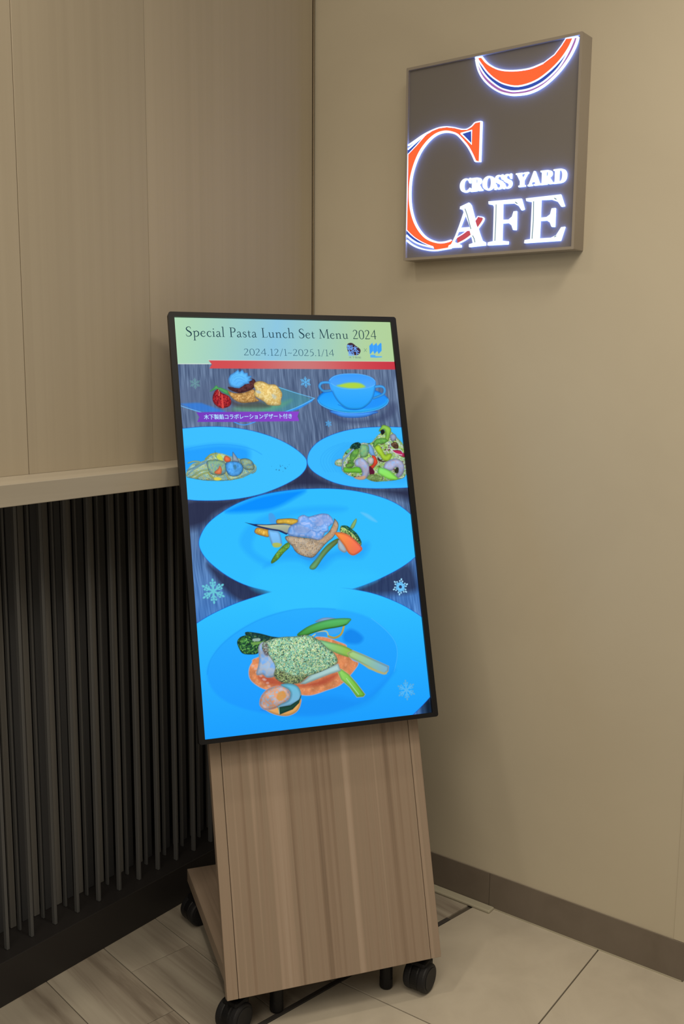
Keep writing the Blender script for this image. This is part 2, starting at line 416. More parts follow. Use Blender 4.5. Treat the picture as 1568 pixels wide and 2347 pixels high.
    ((160,200,190),[(158.0,350.2),(161.2,358.1),(152.8,365.6)],{'ol':((70,110,110),0.5),'w':2.6}),
    ((110,160,170),[(51.7,335.8),(72.7,333.5),(91.2,340.7),(91.6,359.9),(83.4,367.3),(70.1,367.9),(57.2,362.7),(52.3,353.0)],{'ol':((60,80,90),0.9),'tex':('cells',3,[(120,170,160),(150,180,120),(100,150,175),(170,170,120)])}),
    ((235,130,85),[(79.3,347.1),(75.0,353.7),(65.9,361.1),(70.3,365.0),(79.8,365.3),(82.4,355.8)],{'ol':((120,70,60),0.6)}),
    ((70,150,225),[(93.0,342.7),(102.9,338.1),(118.3,338.5),(129.3,345.6),(131.4,355.3),(125.7,365.7),(113.7,371.1),(102.3,369.8),(94.3,361.9)],{'ol':((50,70,90),1.0),'tex':('cells',3.5,[(70,150,225),(85,165,235),(60,135,205)])}),
    ((60,110,130),[(109.9,347.0),(115.8,345.2),(117.1,352.9),(112.0,356.7)],{'soft':3,'a':0.6}),
    ((120,160,165),[(127.2,334.9),(138.1,331.9),(149.5,335.5),(156.5,344.4),(156.5,356.0),(147.6,357.7),(136.2,355.4),(131.0,347.6)],{'ol':((55,75,85),1.0),'tex':('cells',3,[(120,165,175),(150,165,120),(95,140,165)])}),
    ((235,115,75),[(94.4,324.4),(104.5,330.4),(103.0,337.2),(93.4,337.9),(90.1,331.0)],{'ol':((110,60,60),0.7)}),
    ((205,215,80),[(73.4,324.9),(81.4,320.3),(86.4,329.0),(86.0,334.8),(76.7,331.7)],{'soft':2}),
    ((220,210,80),[(63.9,374.3),(73.5,372.7),(80.8,376.8),(74.8,380.0),(65.4,379.2)],{'soft':2}),
    ((150,170,190),[(111.4,316.1),(119.1,327.9),(124.0,338.7),(108.8,336.3)],{'sm':0,'ol':((50,70,100),0.8)}),
    ((60,110,100),[(70.6,312.3),(72.3,326.8)],{'w':0.7}),
    ((60,110,100),[(69.7,322.9),(76.5,334.5)],{'w':0.7}),
    ((45,120,170),[(210.5,359.5),(210.3,360.1),(209.9,360.5),(209.3,360.8),(208.7,360.8),(208.2,360.5),(207.8,360.0),(207.8,359.4),(207.9,358.8),(208.4,358.4),(208.9,358.1),(209.6,358.1),(210.1,358.4),(210.4,358.9)],{'soft':1.2,'a':0.8}),
    ((45,120,170),[(217.5,360.7),(217.3,361.3),(216.8,361.9),(216.2,362.2),(215.5,362.1),(214.9,361.8),(214.5,361.3),(214.4,360.6),(214.6,359.9),(215.1,359.4),(215.7,359.1),(216.4,359.1),(217.0,359.4),(217.4,360.0)],{'soft':1.2,'a':0.8}),
    ((45,120,170),[(221.1,352.0),(220.9,352.6),(220.5,353.0),(219.9,353.3),(219.3,353.3),(218.7,353.0),(218.4,352.5),(218.3,351.9),(218.5,351.3),(218.9,350.9),(219.5,350.6),(220.1,350.6),(220.7,350.9),(221.0,351.4)],{'soft':1.2,'a':0.8}),
    ((45,120,170),[(219.8,349.0),(219.6,349.3),(219.4,349.6),(219.1,349.8),(218.7,349.7),(218.4,349.6),(218.2,349.3),(218.2,349.0),(218.3,348.6),(218.5,348.4),(218.9,348.2),(219.2,348.2),(219.5,348.4),(219.7,348.7)],{'soft':1.2,'a':0.8}),
    ((45,120,170),[(232.9,357.2),(232.7,358.0),(232.1,358.6),(231.4,358.9),(230.6,358.9),(229.9,358.5),(229.5,357.9),(229.4,357.1),(229.6,356.3),(230.2,355.8),(230.9,355.4),(231.7,355.5),(232.4,355.8),(232.8,356.4)],{'soft':1.2,'a':0.8}),
    ((45,120,170),[(230.3,355.2),(230.2,355.6),(229.9,355.9),(229.5,356.1),(229.0,356.1),(228.6,355.9),(228.4,355.5),(228.3,355.1),(228.5,354.7),(228.8,354.4),(229.2,354.2),(229.6,354.2),(230.0,354.4),(230.3,354.8)],{'soft':1.2,'a':0.8}),
    ((45,120,170),[(225.6,350.2),(225.5,350.5),(225.3,350.8),(224.9,350.9),(224.6,350.9),(224.3,350.7),(224.1,350.4),(224.0,350.1),(224.1,349.8),(224.4,349.5),(224.7,349.4),(225.1,349.4),(225.4,349.5),(225.6,349.8)],{'soft':1.2,'a':0.8}),
    ((45,120,170),[(241.5,348.6),(241.4,348.9),(241.2,349.1),(241.0,349.2),(240.7,349.2),(240.5,349.1),(240.3,348.8),(240.3,348.6),(240.4,348.3),(240.5,348.1),(240.8,348.0),(241.1,348.0),(241.3,348.2),(241.4,348.4)],{'soft':1.2,'a':0.8}),
    ((45,120,170),[(225.2,363.8),(225.1,364.1),(224.9,364.3),(224.7,364.4),(224.4,364.4),(224.2,364.3),(224.0,364.1),(224.0,363.8),(224.1,363.5),(224.3,363.3),(224.5,363.2),(224.8,363.2),(225.0,363.4),(225.1,363.6)],{'soft':1.2,'a':0.8}),
    ((45,120,170),[(199.5,351.4),(199.4,351.6),(199.3,351.8),(199.1,351.8),(198.8,351.8),(198.7,351.7),(198.5,351.6),(198.5,351.4),(198.6,351.1),(198.7,351.0),(198.9,350.9),(199.1,350.9),(199.3,351.0),(199.5,351.2)],{'soft':1.2,'a':0.8}),
    ((45,120,170),[(237.1,353.4),(237.0,353.7),(236.8,353.9),(236.5,354.0),(236.3,354.0),(236.0,353.8),(235.9,353.6),(235.9,353.4),(235.9,353.1),(236.1,352.9),(236.4,352.8),(236.6,352.8),(236.9,352.9),(237.0,353.1)],{'soft':1.2,'a':0.8}),
    ((120,140,70),[(368.2,348.9),(377.4,325.8),(392.6,312.7),(421.7,301.5),(446.4,301.2),(460.1,288.7),(483.3,272.0),(501.0,274.0),(515.5,289.7),(528.2,305.4),(534.5,329.5),(528.7,380.4),(500.4,393.1),(447.1,394.7),(426.8,387.4),(395.9,383.0),(369.6,368.9)],{'tex':('cells',4,[(70,90,60),(140,185,85),(175,205,120),(120,165,90),(165,185,190),(185,205,150),(110,90,90)]),'soft':2,'str':(70,[(150,200,90),(120,175,80),(190,210,160),(175,195,210),(95,140,70),(205,215,190),(120,70,90)],18,2.6)}),
    ((35,60,55),[(392.6,312.7),(400.6,302.8),(415.0,298.9),(421.4,304.9),(417.0,313.2),(402.7,316.3)],{'tex':('cells',2.5,[(35,75,60),(25,45,50),(50,110,90)])}),
    ((70,180,140),[(383.1,320.9),(388.8,316.0),(391.9,320.2),(386.2,324.3)],{'soft':2}),
    ((140,195,80),[(483.0,258.3),(495.1,261.9),(501.6,268.9),(497.4,282.5),(491.4,296.1),(484.6,292.5),(487.7,280.7),(483.7,268.6),(470.6,273.5),(477.1,263.4)],{'ol':((70,100,50),0.8)}),
    ((30,30,30),[(474.4,271.9),(482.7,269.5),(484.5,277.2),(476.8,282.2)],{'soft':2}),
    ((165,205,60),[(456.0,310.7),(467.0,307.5),(473.0,317.8),(480.4,331.6),(489.7,328.4),(496.4,332.0),(487.8,345.3),(473.8,343.3),(466.2,331.3),(458.5,320.9)],{'ol':((90,120,45),0.8)}),
    ((110,180,80),[(453.4,302.2),(463.3,292.2),(481.3,290.8),(489.4,297.8),(474.5,304.3),(463.8,304.1),(454.1,312.3)],{'ol':((60,100,50),0.7),'tex':('cells',4,[(120,190,80),(95,160,75),(150,205,100)])}),
    ((120,170,220),[(440.9,303.6),(449.0,310.5),(452.8,324.2),(453.5,334.3),(443.3,330.7),(437.7,317.1)],{'ol':((80,100,140),0.6)}),
    ((95,170,130),[(419.3,308.2),(430.1,305.1),(440.1,310.4),(436.6,327.2),(425.2,335.3),(417.0,330.1)],{'ol':((60,110,80),0.6),'tex':('cells',5,[(110,175,130),(140,180,120),(90,160,150)])}),
    ((120,185,75),[(390.6,332.8),(400.8,317.9),(414.9,316.6),(407.9,333.2),(398.2,343.0),(396.9,356.4),(382.7,359.3),(378.2,352.5),(391.0,346.2)],{'ol':((60,100,50),0.7),'tex':('cells',4,[(130,190,75),(100,160,70),(85,140,75)])}),
    ((110,190,60),[(371.7,365.7),(374.1,359.1),(389.4,361.2),(408.8,358.4),(416.7,367.0),(412.6,372.7),(397.1,371.4),(378.1,370.9)],{'ol':((55,110,50),0.7)}),
    ((150,190,225),[(401.0,316.3),(383.8,331.0),(372.0,345.7),(369.4,362.3)],{'ol':((80,100,150),0.5),'w':3.2}),
    ((150,165,205),[(401.2,348.1),(407.3,339.9),(418.1,336.8),(426.3,342.1),(434.1,350.7),(437.3,362.5),(433.3,375.8),(423.3,387.3),(409.2,388.5),(395.9,383.0),(411.6,381.9),(417.9,372.0),(413.9,360.2),(403.8,356.6)],{'ol':((90,100,130),0.8),'tex':('cells',5,[(155,170,205),(165,160,180),(145,170,215)])}),
    ((215,160,110),[(395.8,383.9),(409.9,381.8),(424.0,380.6),(421.5,388.0),(407.4,389.2)],{'soft':3,'a':0.8}),
    ((225,75,50),[(446.6,332.5),(455.1,336.1),(458.1,349.6),(449.1,359.5),(443.3,364.4),(438.5,359.2),(448.2,351.1)],{'ol':((140,50,50),0.7)}),
    ((190,190,190),[(433.5,340.6),(442.8,335.8),(449.3,341.0),(446.4,351.0),(437.5,352.5)],{'ol':((100,110,120),0.6)}),
    ((90,25,50),[(436.9,357.5),(446.6,366.2),(447.3,376.3),(436.4,379.3)],{'soft':2}),
    ((150,170,215),[(473.6,361.9),(478.2,351.9),(491.6,343.7),(507.8,342.5),(521.4,349.6),(525.3,363.3),(520.0,378.5),(508.3,386.6),(503.5,381.4),(508.4,369.6),(504.0,361.0),(492.3,369.2),(480.1,367.1)],{'ol':((90,100,130),0.8),'tex':('cells',6,[(155,172,210),(165,160,185),(145,175,220)])}),
    ((45,50,35),[(499.1,372.8),(505.6,362.8),(510.7,364.6),(507.6,376.4)],{'soft':2}),
    ((140,225,90),[(459.1,364.8),(466.5,361.7),(485.2,369.0),(495.0,377.7),(505.4,388.2),(500.5,392.3),(482.9,390.0),(467.9,381.9),(458.0,374.9)],{'ol':((70,140,60),0.7),'vgr':((130,215,110),(150,235,90))}),
    ((110,75,50),[(497.6,304.7),(510.7,299.9),(516.8,310.3),(512.2,318.7),(502.1,313.4)],{'tex':('cells',4,[(110,75,50),(80,55,45),(140,110,80)])}),
    ((150,160,185),[(497.9,286.0),(505.7,280.1),(512.4,284.5),(511.5,293.0),(502.0,298.0)],{'ol':((80,80,110),0.7)}),
    ((185,45,90),[(499.3,321.8),(517.3,321.4),(529.1,329.3),(528.1,337.9),(512.7,330.7)],{'ol':((110,40,80),0.6)}),
    ((230,220,235),[(492.9,314.9),(505.9,327.1),(523.3,332.6)],{'w':1.6}),
    ((200,210,235),[(499.7,318.4),(519.4,318.9),(525.7,327.6)],{'w':1.5}),
    ((60,40,40),[(460.4,336.2),(470.1,344.9),(482.4,346.1),(473.3,348.4),(461.2,344.7)],{'soft':2}),
    ((140,170,90),[(428.5,387.4),(438.3,377.7),(455.7,379.9),(467.3,387.0),(463.1,393.6),(447.1,394.7)],{'ol':((90,110,70),0.6),'tex':('cells',4,[(150,180,100),(110,140,80),(170,200,130)])}),
    ((160,170,190),[(355.1,341.9),(369.2,338.9),(367.5,355.6),(352.4,351.8)],{'ol':((90,100,110),0.6),'tex':('cells',4,[(150,180,160),(190,200,180),(110,160,90)])}),
    ((70,160,235),[(181.8,463.7),(188.5,458.8),(196.2,466.3),(198.9,482.8),(184.4,482.2)],{'soft':3}),
    ((215,170,70),[(146.7,499.7),(152.5,491.8),(164.8,493.4),(178.8,498.2),(177.6,512.4),(163.4,509.6),(151.4,504.9)],{'ol':((110,60,80),1),'tex':('cells',3,[(220,178,70),(200,150,60),(230,190,90)])}),
    ((210,175,65),[(200.6,475.8),(212.2,474.2),(233.2,474.2),(249.2,478.0),(247.1,484.1),(236.2,488.3),(219.6,484.8),(200.9,484.0)],{'ol':((90,60,60),1),'tex':('cells',3,[(220,180,70),(200,160,60)])}),
    ((120,185,240),[(178.2,500.2),(189.1,499.7),(203.2,504.5),(207.4,528.1),(204.6,536.1),(188.1,535.2),(182.6,526.8)],{'ol':((90,150,210),0.7)}),
    ((185,190,80),[(185.5,529.0),(197.0,527.6),(207.1,532.2),(200.3,537.9),(187.9,537.2)],{'soft':2,'a':0.9}),
    ((30,45,95),[(126.0,477.8),(145.1,482.4),(175.8,484.8),(203.0,484.1),(236.1,489.1),(229.3,494.5),(226.1,506.7),(219.5,510.4),(201.4,501.3),(174.9,496.0),(148.8,487.6)],{'sm':0}),
    ((170,180,150),[(153.1,485.2),(177.8,486.3),(211.1,486.5),(233.9,490.2),(228.2,494.5),(225.2,504.6),(219.8,506.3),(205.8,499.1),(181.3,493.8)],{'vgr':((190,195,160),(140,155,150)),'soft':2}),
    ((110,160,60),[(222.0,528.9),(224.3,538.2),(209.6,550.6),(193.7,565.9),(180.6,573.2),(180.0,568.1),(190.6,553.6),(206.5,538.3)],{'ol':((50,100,60),0.9),'tex':('cells',3,[(120,175,60),(90,140,55),(140,180,75)])}),
    ((95,140,95),[(341.7,525.9),(342.1,533.2),(319.8,550.6),(301.0,568.1),(281.8,590.5),(270.0,591.8),(269.1,585.6),(283.6,571.2),(307.4,545.8),(326.0,532.4)],{'ol':((60,100,80),0.9),'grad':((110,175,120),(95,110,60))}),
    ((60,135,215),[(242.4,558.6),(269.2,566.2),(296.0,553.4),(283.6,571.2),(262.5,569.9)],{'soft':6,'a':0.6}),
    ((150,135,115),[(216.8,516.4),(225.5,513.8),(250.3,518.1),(279.7,522.7),(298.7,524.7),(321.7,509.4),(337.1,485.1),(337.6,479.9),(345.2,490.7),(341.5,506.2),(329.1,522.2),(317.6,529.9),(305.9,539.6),(291.7,553.2),(277.8,564.7),(265.2,564.0),(246.8,556.8),(237.1,548.1),(231.7,537.6),(220.3,524.7)],{'ol':((70,60,65),1.0),'tex':('cells',3.2,[(130,115,105),(185,165,135),(160,152,145),(205,180,145),(145,130,115),(195,165,130)])}),
    ((200,150,110),[(310.2,517.1),(323.9,509.5),(336.5,491.3),(340.9,502.0),(329.3,520.1),(311.1,529.5),(298.3,528.8)],{'soft':4,'a':0.6}),
    ((110,165,235),[(227.0,496.5),(236.1,488.7),(249.3,483.1),(251.3,472.9),(263.5,467.3),(275.9,471.9),(293.3,468.6),(310.8,466.2),(325.6,470.0),(334.9,485.0),(327.6,493.0),(320.8,496.8),(319.8,507.2),(310.8,510.9),(305.5,521.0),(294.3,525.5),(279.8,521.7),(263.1,517.8),(246.3,515.9),(229.7,513.0),(223.8,508.6)],{'ol':((80,120,190),0.9),'tex':('cells',9,[(110,165,235),(150,185,240),(105,155,225),(165,185,232),(125,170,238)])}),
    ((135,160,210),[(239.4,499.1),(252.8,491.5),(269.3,496.4),(279.4,503.1),(268.2,508.8),(247.1,507.7)],{'soft':5,'a':0.7}),
    ((140,160,215),[(292.4,478.9),(310.5,469.3),(327.1,476.3),(330.4,486.9),(308.3,492.1),(291.2,491.3)],{'soft':6,'a':0.5}),
    ((70,120,200),[(270.3,508.9),(279.4,503.1),(293.9,508.0),(302.8,504.3)],{'a':0.7,'w':1.1}),
    ((150,190,120),[(374.8,501.5),(382.6,489.3),(391.1,481.3),(390.3,489.7),(381.1,503.9)],{'ol':((70,130,110),0.7)}),
    ((140,170,110),[(350.8,500.4),(355.6,496.4),(370.4,501.3),(384.6,512.5),(392.3,523.3),(397.6,536.2),(394.6,544.4),(380.5,531.1),(364.4,517.7),(349.8,510.7)],{'tex':('cells',2.6,[(150,185,110),(190,210,130),(60,90,60),(110,160,90)]),'ol':((40,80,75),0.8)}),
    ((25,70,75),[(354.4,497.4),(366.5,496.9),(380.7,508.1),(390.6,519.1),(397.6,536.2),(393.4,533.8),(383.8,520.8),(369.8,507.6)],{'tex':('cells',2.2,[(25,70,75),(40,110,90),(70,140,90)]),'soft':2}),
    ((165,180,190),[(340.6,537.3),(343.6,529.1),(351.6,535.8),(360.8,552.9),(353.7,558.7),(341.6,549.8)],{'ol':((100,140,190),0.7)}),
    ((240,120,75),[(335.5,512.1),(349.7,511.8),(366.5,517.8),(382.7,531.2),(397.4,548.7),(395.4,556.9),(376.9,566.3),(364.4,560.4),(355.3,542.2),(342.1,522.8)],{'ol':((200,110,100),0.8),'grad':((232,140,60),(245,110,90))}),
    ((215,130,80),[(132.4,778.9),(117.2,789.1),(108.8,804.4),(109.6,822.8),(122.6,837.8),(140.8,848.8),(164.1,855.7),(216.3,867.9),(245.4,872.0),(280.7,865.1),(314.0,856.7),(341.4,835.8),(361.5,813.9),(349.6,805.7),(329.0,782.4),(337.8,771.3),(316.1,759.9),(291.9,749.5),(267.2,746.2),(256.2,757.1)],{'ol':((190,170,190),1.6),'tex':('cells',4,[(216,140,92),(206,128,84),(224,152,108)])}),
    ((175,75,55),[(126.5,819.9),(147.8,821.9),(166.5,828.3),(198.9,845.3),(247.9,845.5),(293.7,833.6),(311.4,832.9),(282.0,851.2),(232.4,853.3),(184.3,846.2),(144.1,837.6)],{'soft':9,'a':0.8}),
    ((215,190,190),[(121.3,796.4),(120.9,797.4),(119.8,798.2),(118.4,798.6),(116.8,798.4),(115.4,797.8),(114.5,796.8),(114.3,795.7),(114.7,794.7),(115.8,793.9),(117.2,793.5),(118.8,793.7),(120.2,794.3),(121.1,795.3)],{'soft':2,'a':0.55}),
    ((215,190,190),[(126.7,803.8),(126.2,804.8),(125.2,805.6),(123.7,806.0),(122.1,805.8),(120.8,805.2),(119.8,804.2),(119.6,803.1),(120.0,802.1),(121.1,801.3),(122.5,800.9),(124.1,801.1),(125.5,801.7),(126.4,802.7)],{'soft':2,'a':0.55}),
    ((215,190,190),[(129.2,810.9),(128.7,812.0),(127.7,812.8),(126.2,813.1),(124.6,813.0),(123.3,812.3),(122.3,811.4),(122.1,810.2),(122.5,809.2),(123.6,808.4),(125.0,808.1),(126.6,808.2),(128.0,808.8),(128.9,809.8)],{'soft':2,'a':0.55}),
    ((215,190,190),[(135.0,812.8),(134.5,813.9),(133.5,814.7),(132.0,815.0),(130.4,814.9),(129.0,814.3),(128.1,813.3),(127.9,812.2),(128.3,811.1),(129.4,810.3),(130.8,810.0),(132.4,810.1),(133.8,810.8),(134.7,811.7)],{'soft':2,'a':0.55}),
    ((215,190,190),[(137.5,820.0),(137.0,821.0),(136.0,821.8),(134.5,822.2),(132.9,822.0),(131.5,821.4),(130.6,820.4),(130.4,819.3),(130.8,818.3),(131.9,817.5),(133.3,817.1),(134.9,817.3),(136.3,817.9),(137.2,818.9)],{'soft':2,'a':0.55}),
    ((215,190,190),[(142.8,827.4),(142.4,828.5),(141.3,829.2),(139.9,829.6),(138.3,829.4),(136.9,828.8),(136.0,827.8),(135.7,826.7),(136.2,825.7),(137.2,824.9),(138.7,824.5),(140.3,824.7),(141.7,825.3),(142.6,826.3)],{'soft':2,'a':0.55}),
    ((215,190,190),[(145.8,829.1),(145.3,830.1),(144.3,830.9),(142.8,831.2),(141.2,831.1),(139.8,830.5),(138.9,829.5),(138.7,828.4),(139.1,827.3),(140.2,826.5),(141.7,826.2),(143.2,826.4),(144.6,827.0),(145.5,827.9)],{'soft':2,'a':0.55}),
    ((215,190,190),[(151.1,836.5),(150.7,837.5),(149.6,838.3),(148.2,838.7),(146.6,838.5),(145.2,837.9),(144.3,836.9),(144.0,835.8),(144.5,834.7),(145.5,834.0),(147.0,833.6),(148.6,833.8),(150.0,834.4),(150.9,835.4)],{'soft':2,'a':0.55}),
    ((215,190,190),[(153.6,843.6),(153.2,844.7),(152.1,845.5),(150.7,845.8),(149.1,845.6),(147.7,845.0),(146.8,844.0),(146.5,842.9),(147.0,841.9),(148.0,841.1),(149.5,840.8),(151.1,840.9),(152.5,841.5),(153.4,842.5)],{'soft':2,'a':0.55}),
    ((75,60,120),[(127.7,890.8),(139.0,896.6),(160.0,903.4),(178.6,909.9),(200.5,907.7),(216.4,893.3),(214.9,883.9),(180.4,889.5)],{'soft':4,'a':0.2}),
    ((222,165,95),[(132.9,884.5),(166.1,888.0),(215.5,877.1),(218.1,888.9),(208.2,904.0),(188.1,911.0),(164.4,907.3),(143.8,897.1)],{'ol':((200,170,180),1.2)}),
    ((40,80,60),[(107.2,722.4),(136.7,727.1),(164.9,736.5),(186.3,741.8),(168.8,747.3),(144.4,749.9),(129.7,753.3),(116.5,740.5)],{'ol':((25,45,55),0.8),'tex':('cells',3,[(40,85,65),(25,50,55),(80,130,85)])}),
    ((55,110,60),[(88.0,740.4),(98.2,730.9),(117.3,730.2),(123.6,741.1),(142.2,747.4),(134.1,758.3),(130.8,769.6),(114.0,770.4),(97.7,766.6),(90.4,754.5)],{'ol':((25,50,60),0.9),'tex':('cells',2.6,[(60,120,60),(30,60,50),(95,160,80),(40,85,55)])}),
    ((180,205,195),[(122.7,737.6),(138.2,737.7),(137.7,743.5),(123.4,743.0)],{'soft':1.5,'a':0.8}),
    ((110,160,80),[(118.4,745.3),(140.0,744.9),(149.8,743.4),(139.6,749.5),(122.7,751.5)],{'soft':2}),
    ((190,190,150),[(260.0,743.2),(275.7,735.1),(293.3,735.3),(297.2,746.4)],{'w':3}),
    ((215,190,90),[(297.2,746.4),(311.9,751.2),(327.8,744.1),(335.8,728.0)],{'ol':((170,150,110),0.5),'w':4}),
    ((60,150,225),[(268.1,736.8),(288.2,736.1),(292.4,744.8),(272.4,744.3)],{'soft':2}),
    ((70,165,240),[(298.4,734.5),(326.7,729.7),(323.1,740.1),(305.1,743.4)],{'soft':2}),
    ((140,175,215),[(269.2,711.9),(288.7,704.6),(311.3,706.4),(320.9,711.2),(295.6,711.6)],{'soft':2,'ol':((90,130,190),0.6)}),
    ((75,165,80),[(224.6,737.9),(239.1,727.3),(259.9,718.3),(290.6,711.2),(321.2,708.8),(352.8,711.3),(349.5,718.3),(339.9,724.7),(319.3,727.9),(288.8,730.2),(263.2,735.2),(242.9,740.6)],{'ol':((60,110,70),0.9),'vgr':((85,180,105),(70,150,60))}),
    ((45,95,45),[(228.1,739.4),(248.0,738.7),(268.4,734.0),(293.9,729.4),(324.5,726.6),(341.3,723.6)],{'a':0.8,'w':2}),
    ((170,190,90),[(273.9,753.9),(300.9,760.9),(330.2,770.6),(351.9,783.2),(358.6,792.2),(345.2,798.1),(313.5,785.8),(289.7,771.8)],{'grad':((130,195,150),(150,190,60)),'ol':((120,150,80),0.7)}),
    ((140,185,185),[(338.6,788.0),(351.9,783.2),(376.3,795.0),(435.0,826.7),(432.6,837.3),(422.8,843.6),(405.3,837.1),(362.0,809.2),(342.7,797.9)],{'sm':0,'soft':2,'grad':((160,195,110),(125,180,215)),'ol':((200,170,150),1)}),
    ((195,180,110),[(362.0,808.7),(405.8,832.4),(423.2,840.0),(431.4,836.0),(427.9,844.1),(417.6,843.1),(385.6,828.1)],{'soft':2,'a':0.8,'sm':0}),
    ((130,195,70),[(311.8,828.2),(320.0,821.9),(336.4,835.3),(352.1,855.8),(370.8,883.7),(366.6,887.9),(351.3,887.6),(336.1,863.6),(317.7,845.3)],{'sm':0,'soft':1.5,'grad':((140,200,100),(115,190,60)),'ol':((200,180,150),1.2)}),
    ((190,225,200),[(330.4,844.2),(343.6,864.4),(355.7,882.1)],{'a':0.8,'w':1.6}),
    ((150,175,210),[(134.3,756.0),(149.4,748.0),(170.9,777.8),(167.3,819.2),(147.7,824.2),(138.7,816.4),(124.5,815.1),(132.8,788.2)],{'ol':((120,140,170),0.8),'tex':('cells',7,[(150,180,215),(165,175,190),(110,165,230)])}),
    ((165,200,200),[(220.9,845.2),(249.6,827.0),(313.7,809.5),(318.4,825.3),(294.1,830.1),(258.3,839.5),(233.0,846.4)],{'sm':0,'soft':2,'ol':((140,140,150),0.8)}),
    ((120,165,125),[(144.4,749.9),(164.4,742.3),(188.9,739.7),(218.1,740.9),(247.9,739.9),(273.9,753.9),(289.7,771.8),(306.0,785.1),(312.9,804.7),(295.6,814.9),(267.2,824.0),(239.4,830.7),(218.7,842.7),(184.9,839.3),(164.5,823.5),(168.5,805.4),(164.9,791.2),(152.2,771.5),(143.2,763.7)],{'tex':('cells',2.1,[(140,195,165),(175,208,155),(115,172,145),(80,115,95),(190,215,180),(155,195,138),(130,190,168),(205,218,165)]),'ol':((90,100,80),0.8)}),
    ((95,75,55),[(164.9,818.9),(175.3,810.7),(210.2,827.9),(239.8,826.1),(218.7,842.7),(184.8,840.5),(168.9,828.5)],{'tex':('cells',2.1,[(80,70,50),(140,150,90),(170,180,120),(50,50,45),(110,130,80)]),'soft':7,'a':0.75}),
    ((150,120,110),[(144.2,752.2),(154.0,750.7),(154.2,776.3),(145.0,770.8)],{'tex':('cells',2.4,[(150,120,120),(170,180,180),(95,80,85)]),'soft':5,'a':0.8}),
    ((215,165,145),[(126.4,877.0),(132.5,861.7),(147.9,849.5),(167.4,845.7),(184.1,848.5),(195.0,861.1),(195.2,872.7),(181.0,882.7),(160.9,892.0),(139.3,893.2),(129.2,886.4)],{'ol':((180,150,170),1.3),'tex':('cells',5,[(215,170,150),(165,170,190),(220,150,110),(150,175,200)])}),
    ((215,150,70),[(171.1,858.7),(183.2,857.6),(187.0,869.5),(174.2,877.4),(165.1,871.9)],{'soft':3,'a':0.8}),
    ((110,170,215),[(177.3,843.2),(199.1,843.1),(215.4,851.6),(221.2,868.4),(215.1,881.7),(195.0,888.8),(168.2,891.7),(171.1,886.3),(191.0,879.2),(198.2,866.1),(193.3,854.0)],{'ol':((80,130,140),0.9),'vgr':((95,175,200),(130,185,220))}),
    ((35,75,60),[(167.0,891.5),(194.9,889.9),(216.5,879.5),(221.0,870.7),(214.7,886.2),(199.0,898.4),(169.3,906.2)],{'sm':0,'soft':1.2,'ol':((25,55,55),0.7)}),
    ((150,200,190),[(168.3,890.5),(168.2,905.4)],{'w':1.6}),
    ((150,205,205),[(-7.6,-12.8),(543.6,-21.2),(541.6,101.3),(73.9,100.8),(77.3,109.0),(-6.3,109.7)],{'sm':0,'hdr':1}),
    ((225,240,225),[(-6.3,109.7),(77.3,109.0)],{'w':1.4}),
    ((220,240,235),[(72.0,100.3),(531.4,100.2)],{'w':1.2}),
    ((200,80,85),[(71.9,100.8),(533.7,100.2),(536.0,120.1),(72.5,119.9),(79.3,110.1)],{'sm':0,'soft':1.2,'rib':1}),
    ((66,44,56),[(410.3,64.5),(412.3,57.8),(417.3,54.6),(423.3,54.2),(428.2,56.8),(434.4,62.5),(440.8,66.6),(444.2,71.6),(443.1,77.5),(438.3,83.0),(431.3,84.7),(422.9,83.5),(415.5,81.1),(411.5,74.5)],{'soft':1}),
    ((62,160,250),[(467.9,61.3),(476.7,53.1),(478.1,59.8),(480.4,59.0),(487.5,53.0),(488.9,60.1),(490.7,59.7),(498.0,52.8),(500.3,54.9),(498.9,72.6),(489.7,81.6),(487.9,74.0),(486.0,74.9),(479.2,81.7),(477.1,73.7),(474.8,75.0),(468.9,81.8),(467.3,80.6)],{'sm':0,'soft':1}),
    ((110,195,255),[(478.1,60.3),(477.1,73.7)],{'w':0.5}),
    ((110,195,255),[(488.9,60.1),(487.9,73.6)],{'w':0.5}),
    ((85,175,245),[(468.3,83.5),(481.2,83.4),(481.3,86.7),(498.2,87.0),(497.9,89.5),(483.1,90.5),(467.6,90.2)],{'sm':0,'soft':1}),
    ((75,120,105),[(454.0,67.7),(459.2,75.6)],{'w':0.6}),
    ((75,120,105),[(460.4,68.1),(453.2,75.7)],{'w':0.6}),
]
SNOW = [(36.9, 155.4, 13.3, (110, 165, 165), 0, 0.75), (298.5, 152.1, 13.9, (95, 185, 245), 1, 1), (345.4, 252.9, 8.5, (80, 180, 250), 1, 0.9), (42.9, 626.8, 28.3, (105, 200, 215), 2, 1), (484.1, 647.0, 20.5, (110, 200, 255), 3, 1), (472.3, 884.1, 23.7, (125, 195, 225), 4, 0.85)]
TXT = {'title': [(24.2, 44.7), (25.8, 22.0), (488.7, 43.9), (491.1, 21.4)], 'date': [(155.2, 87.8), (156.5, 72.0), (376.9, 87.9), (378.6, 71.5)], 'banner': [(51.4, 239.3), (52.3, 227.6), (257.3, 239.5), (258.3, 228.7)], 'small': [(412.1, 93.0), (412.6, 88.0), (443.3, 92.7), (443.8, 87.7)]}
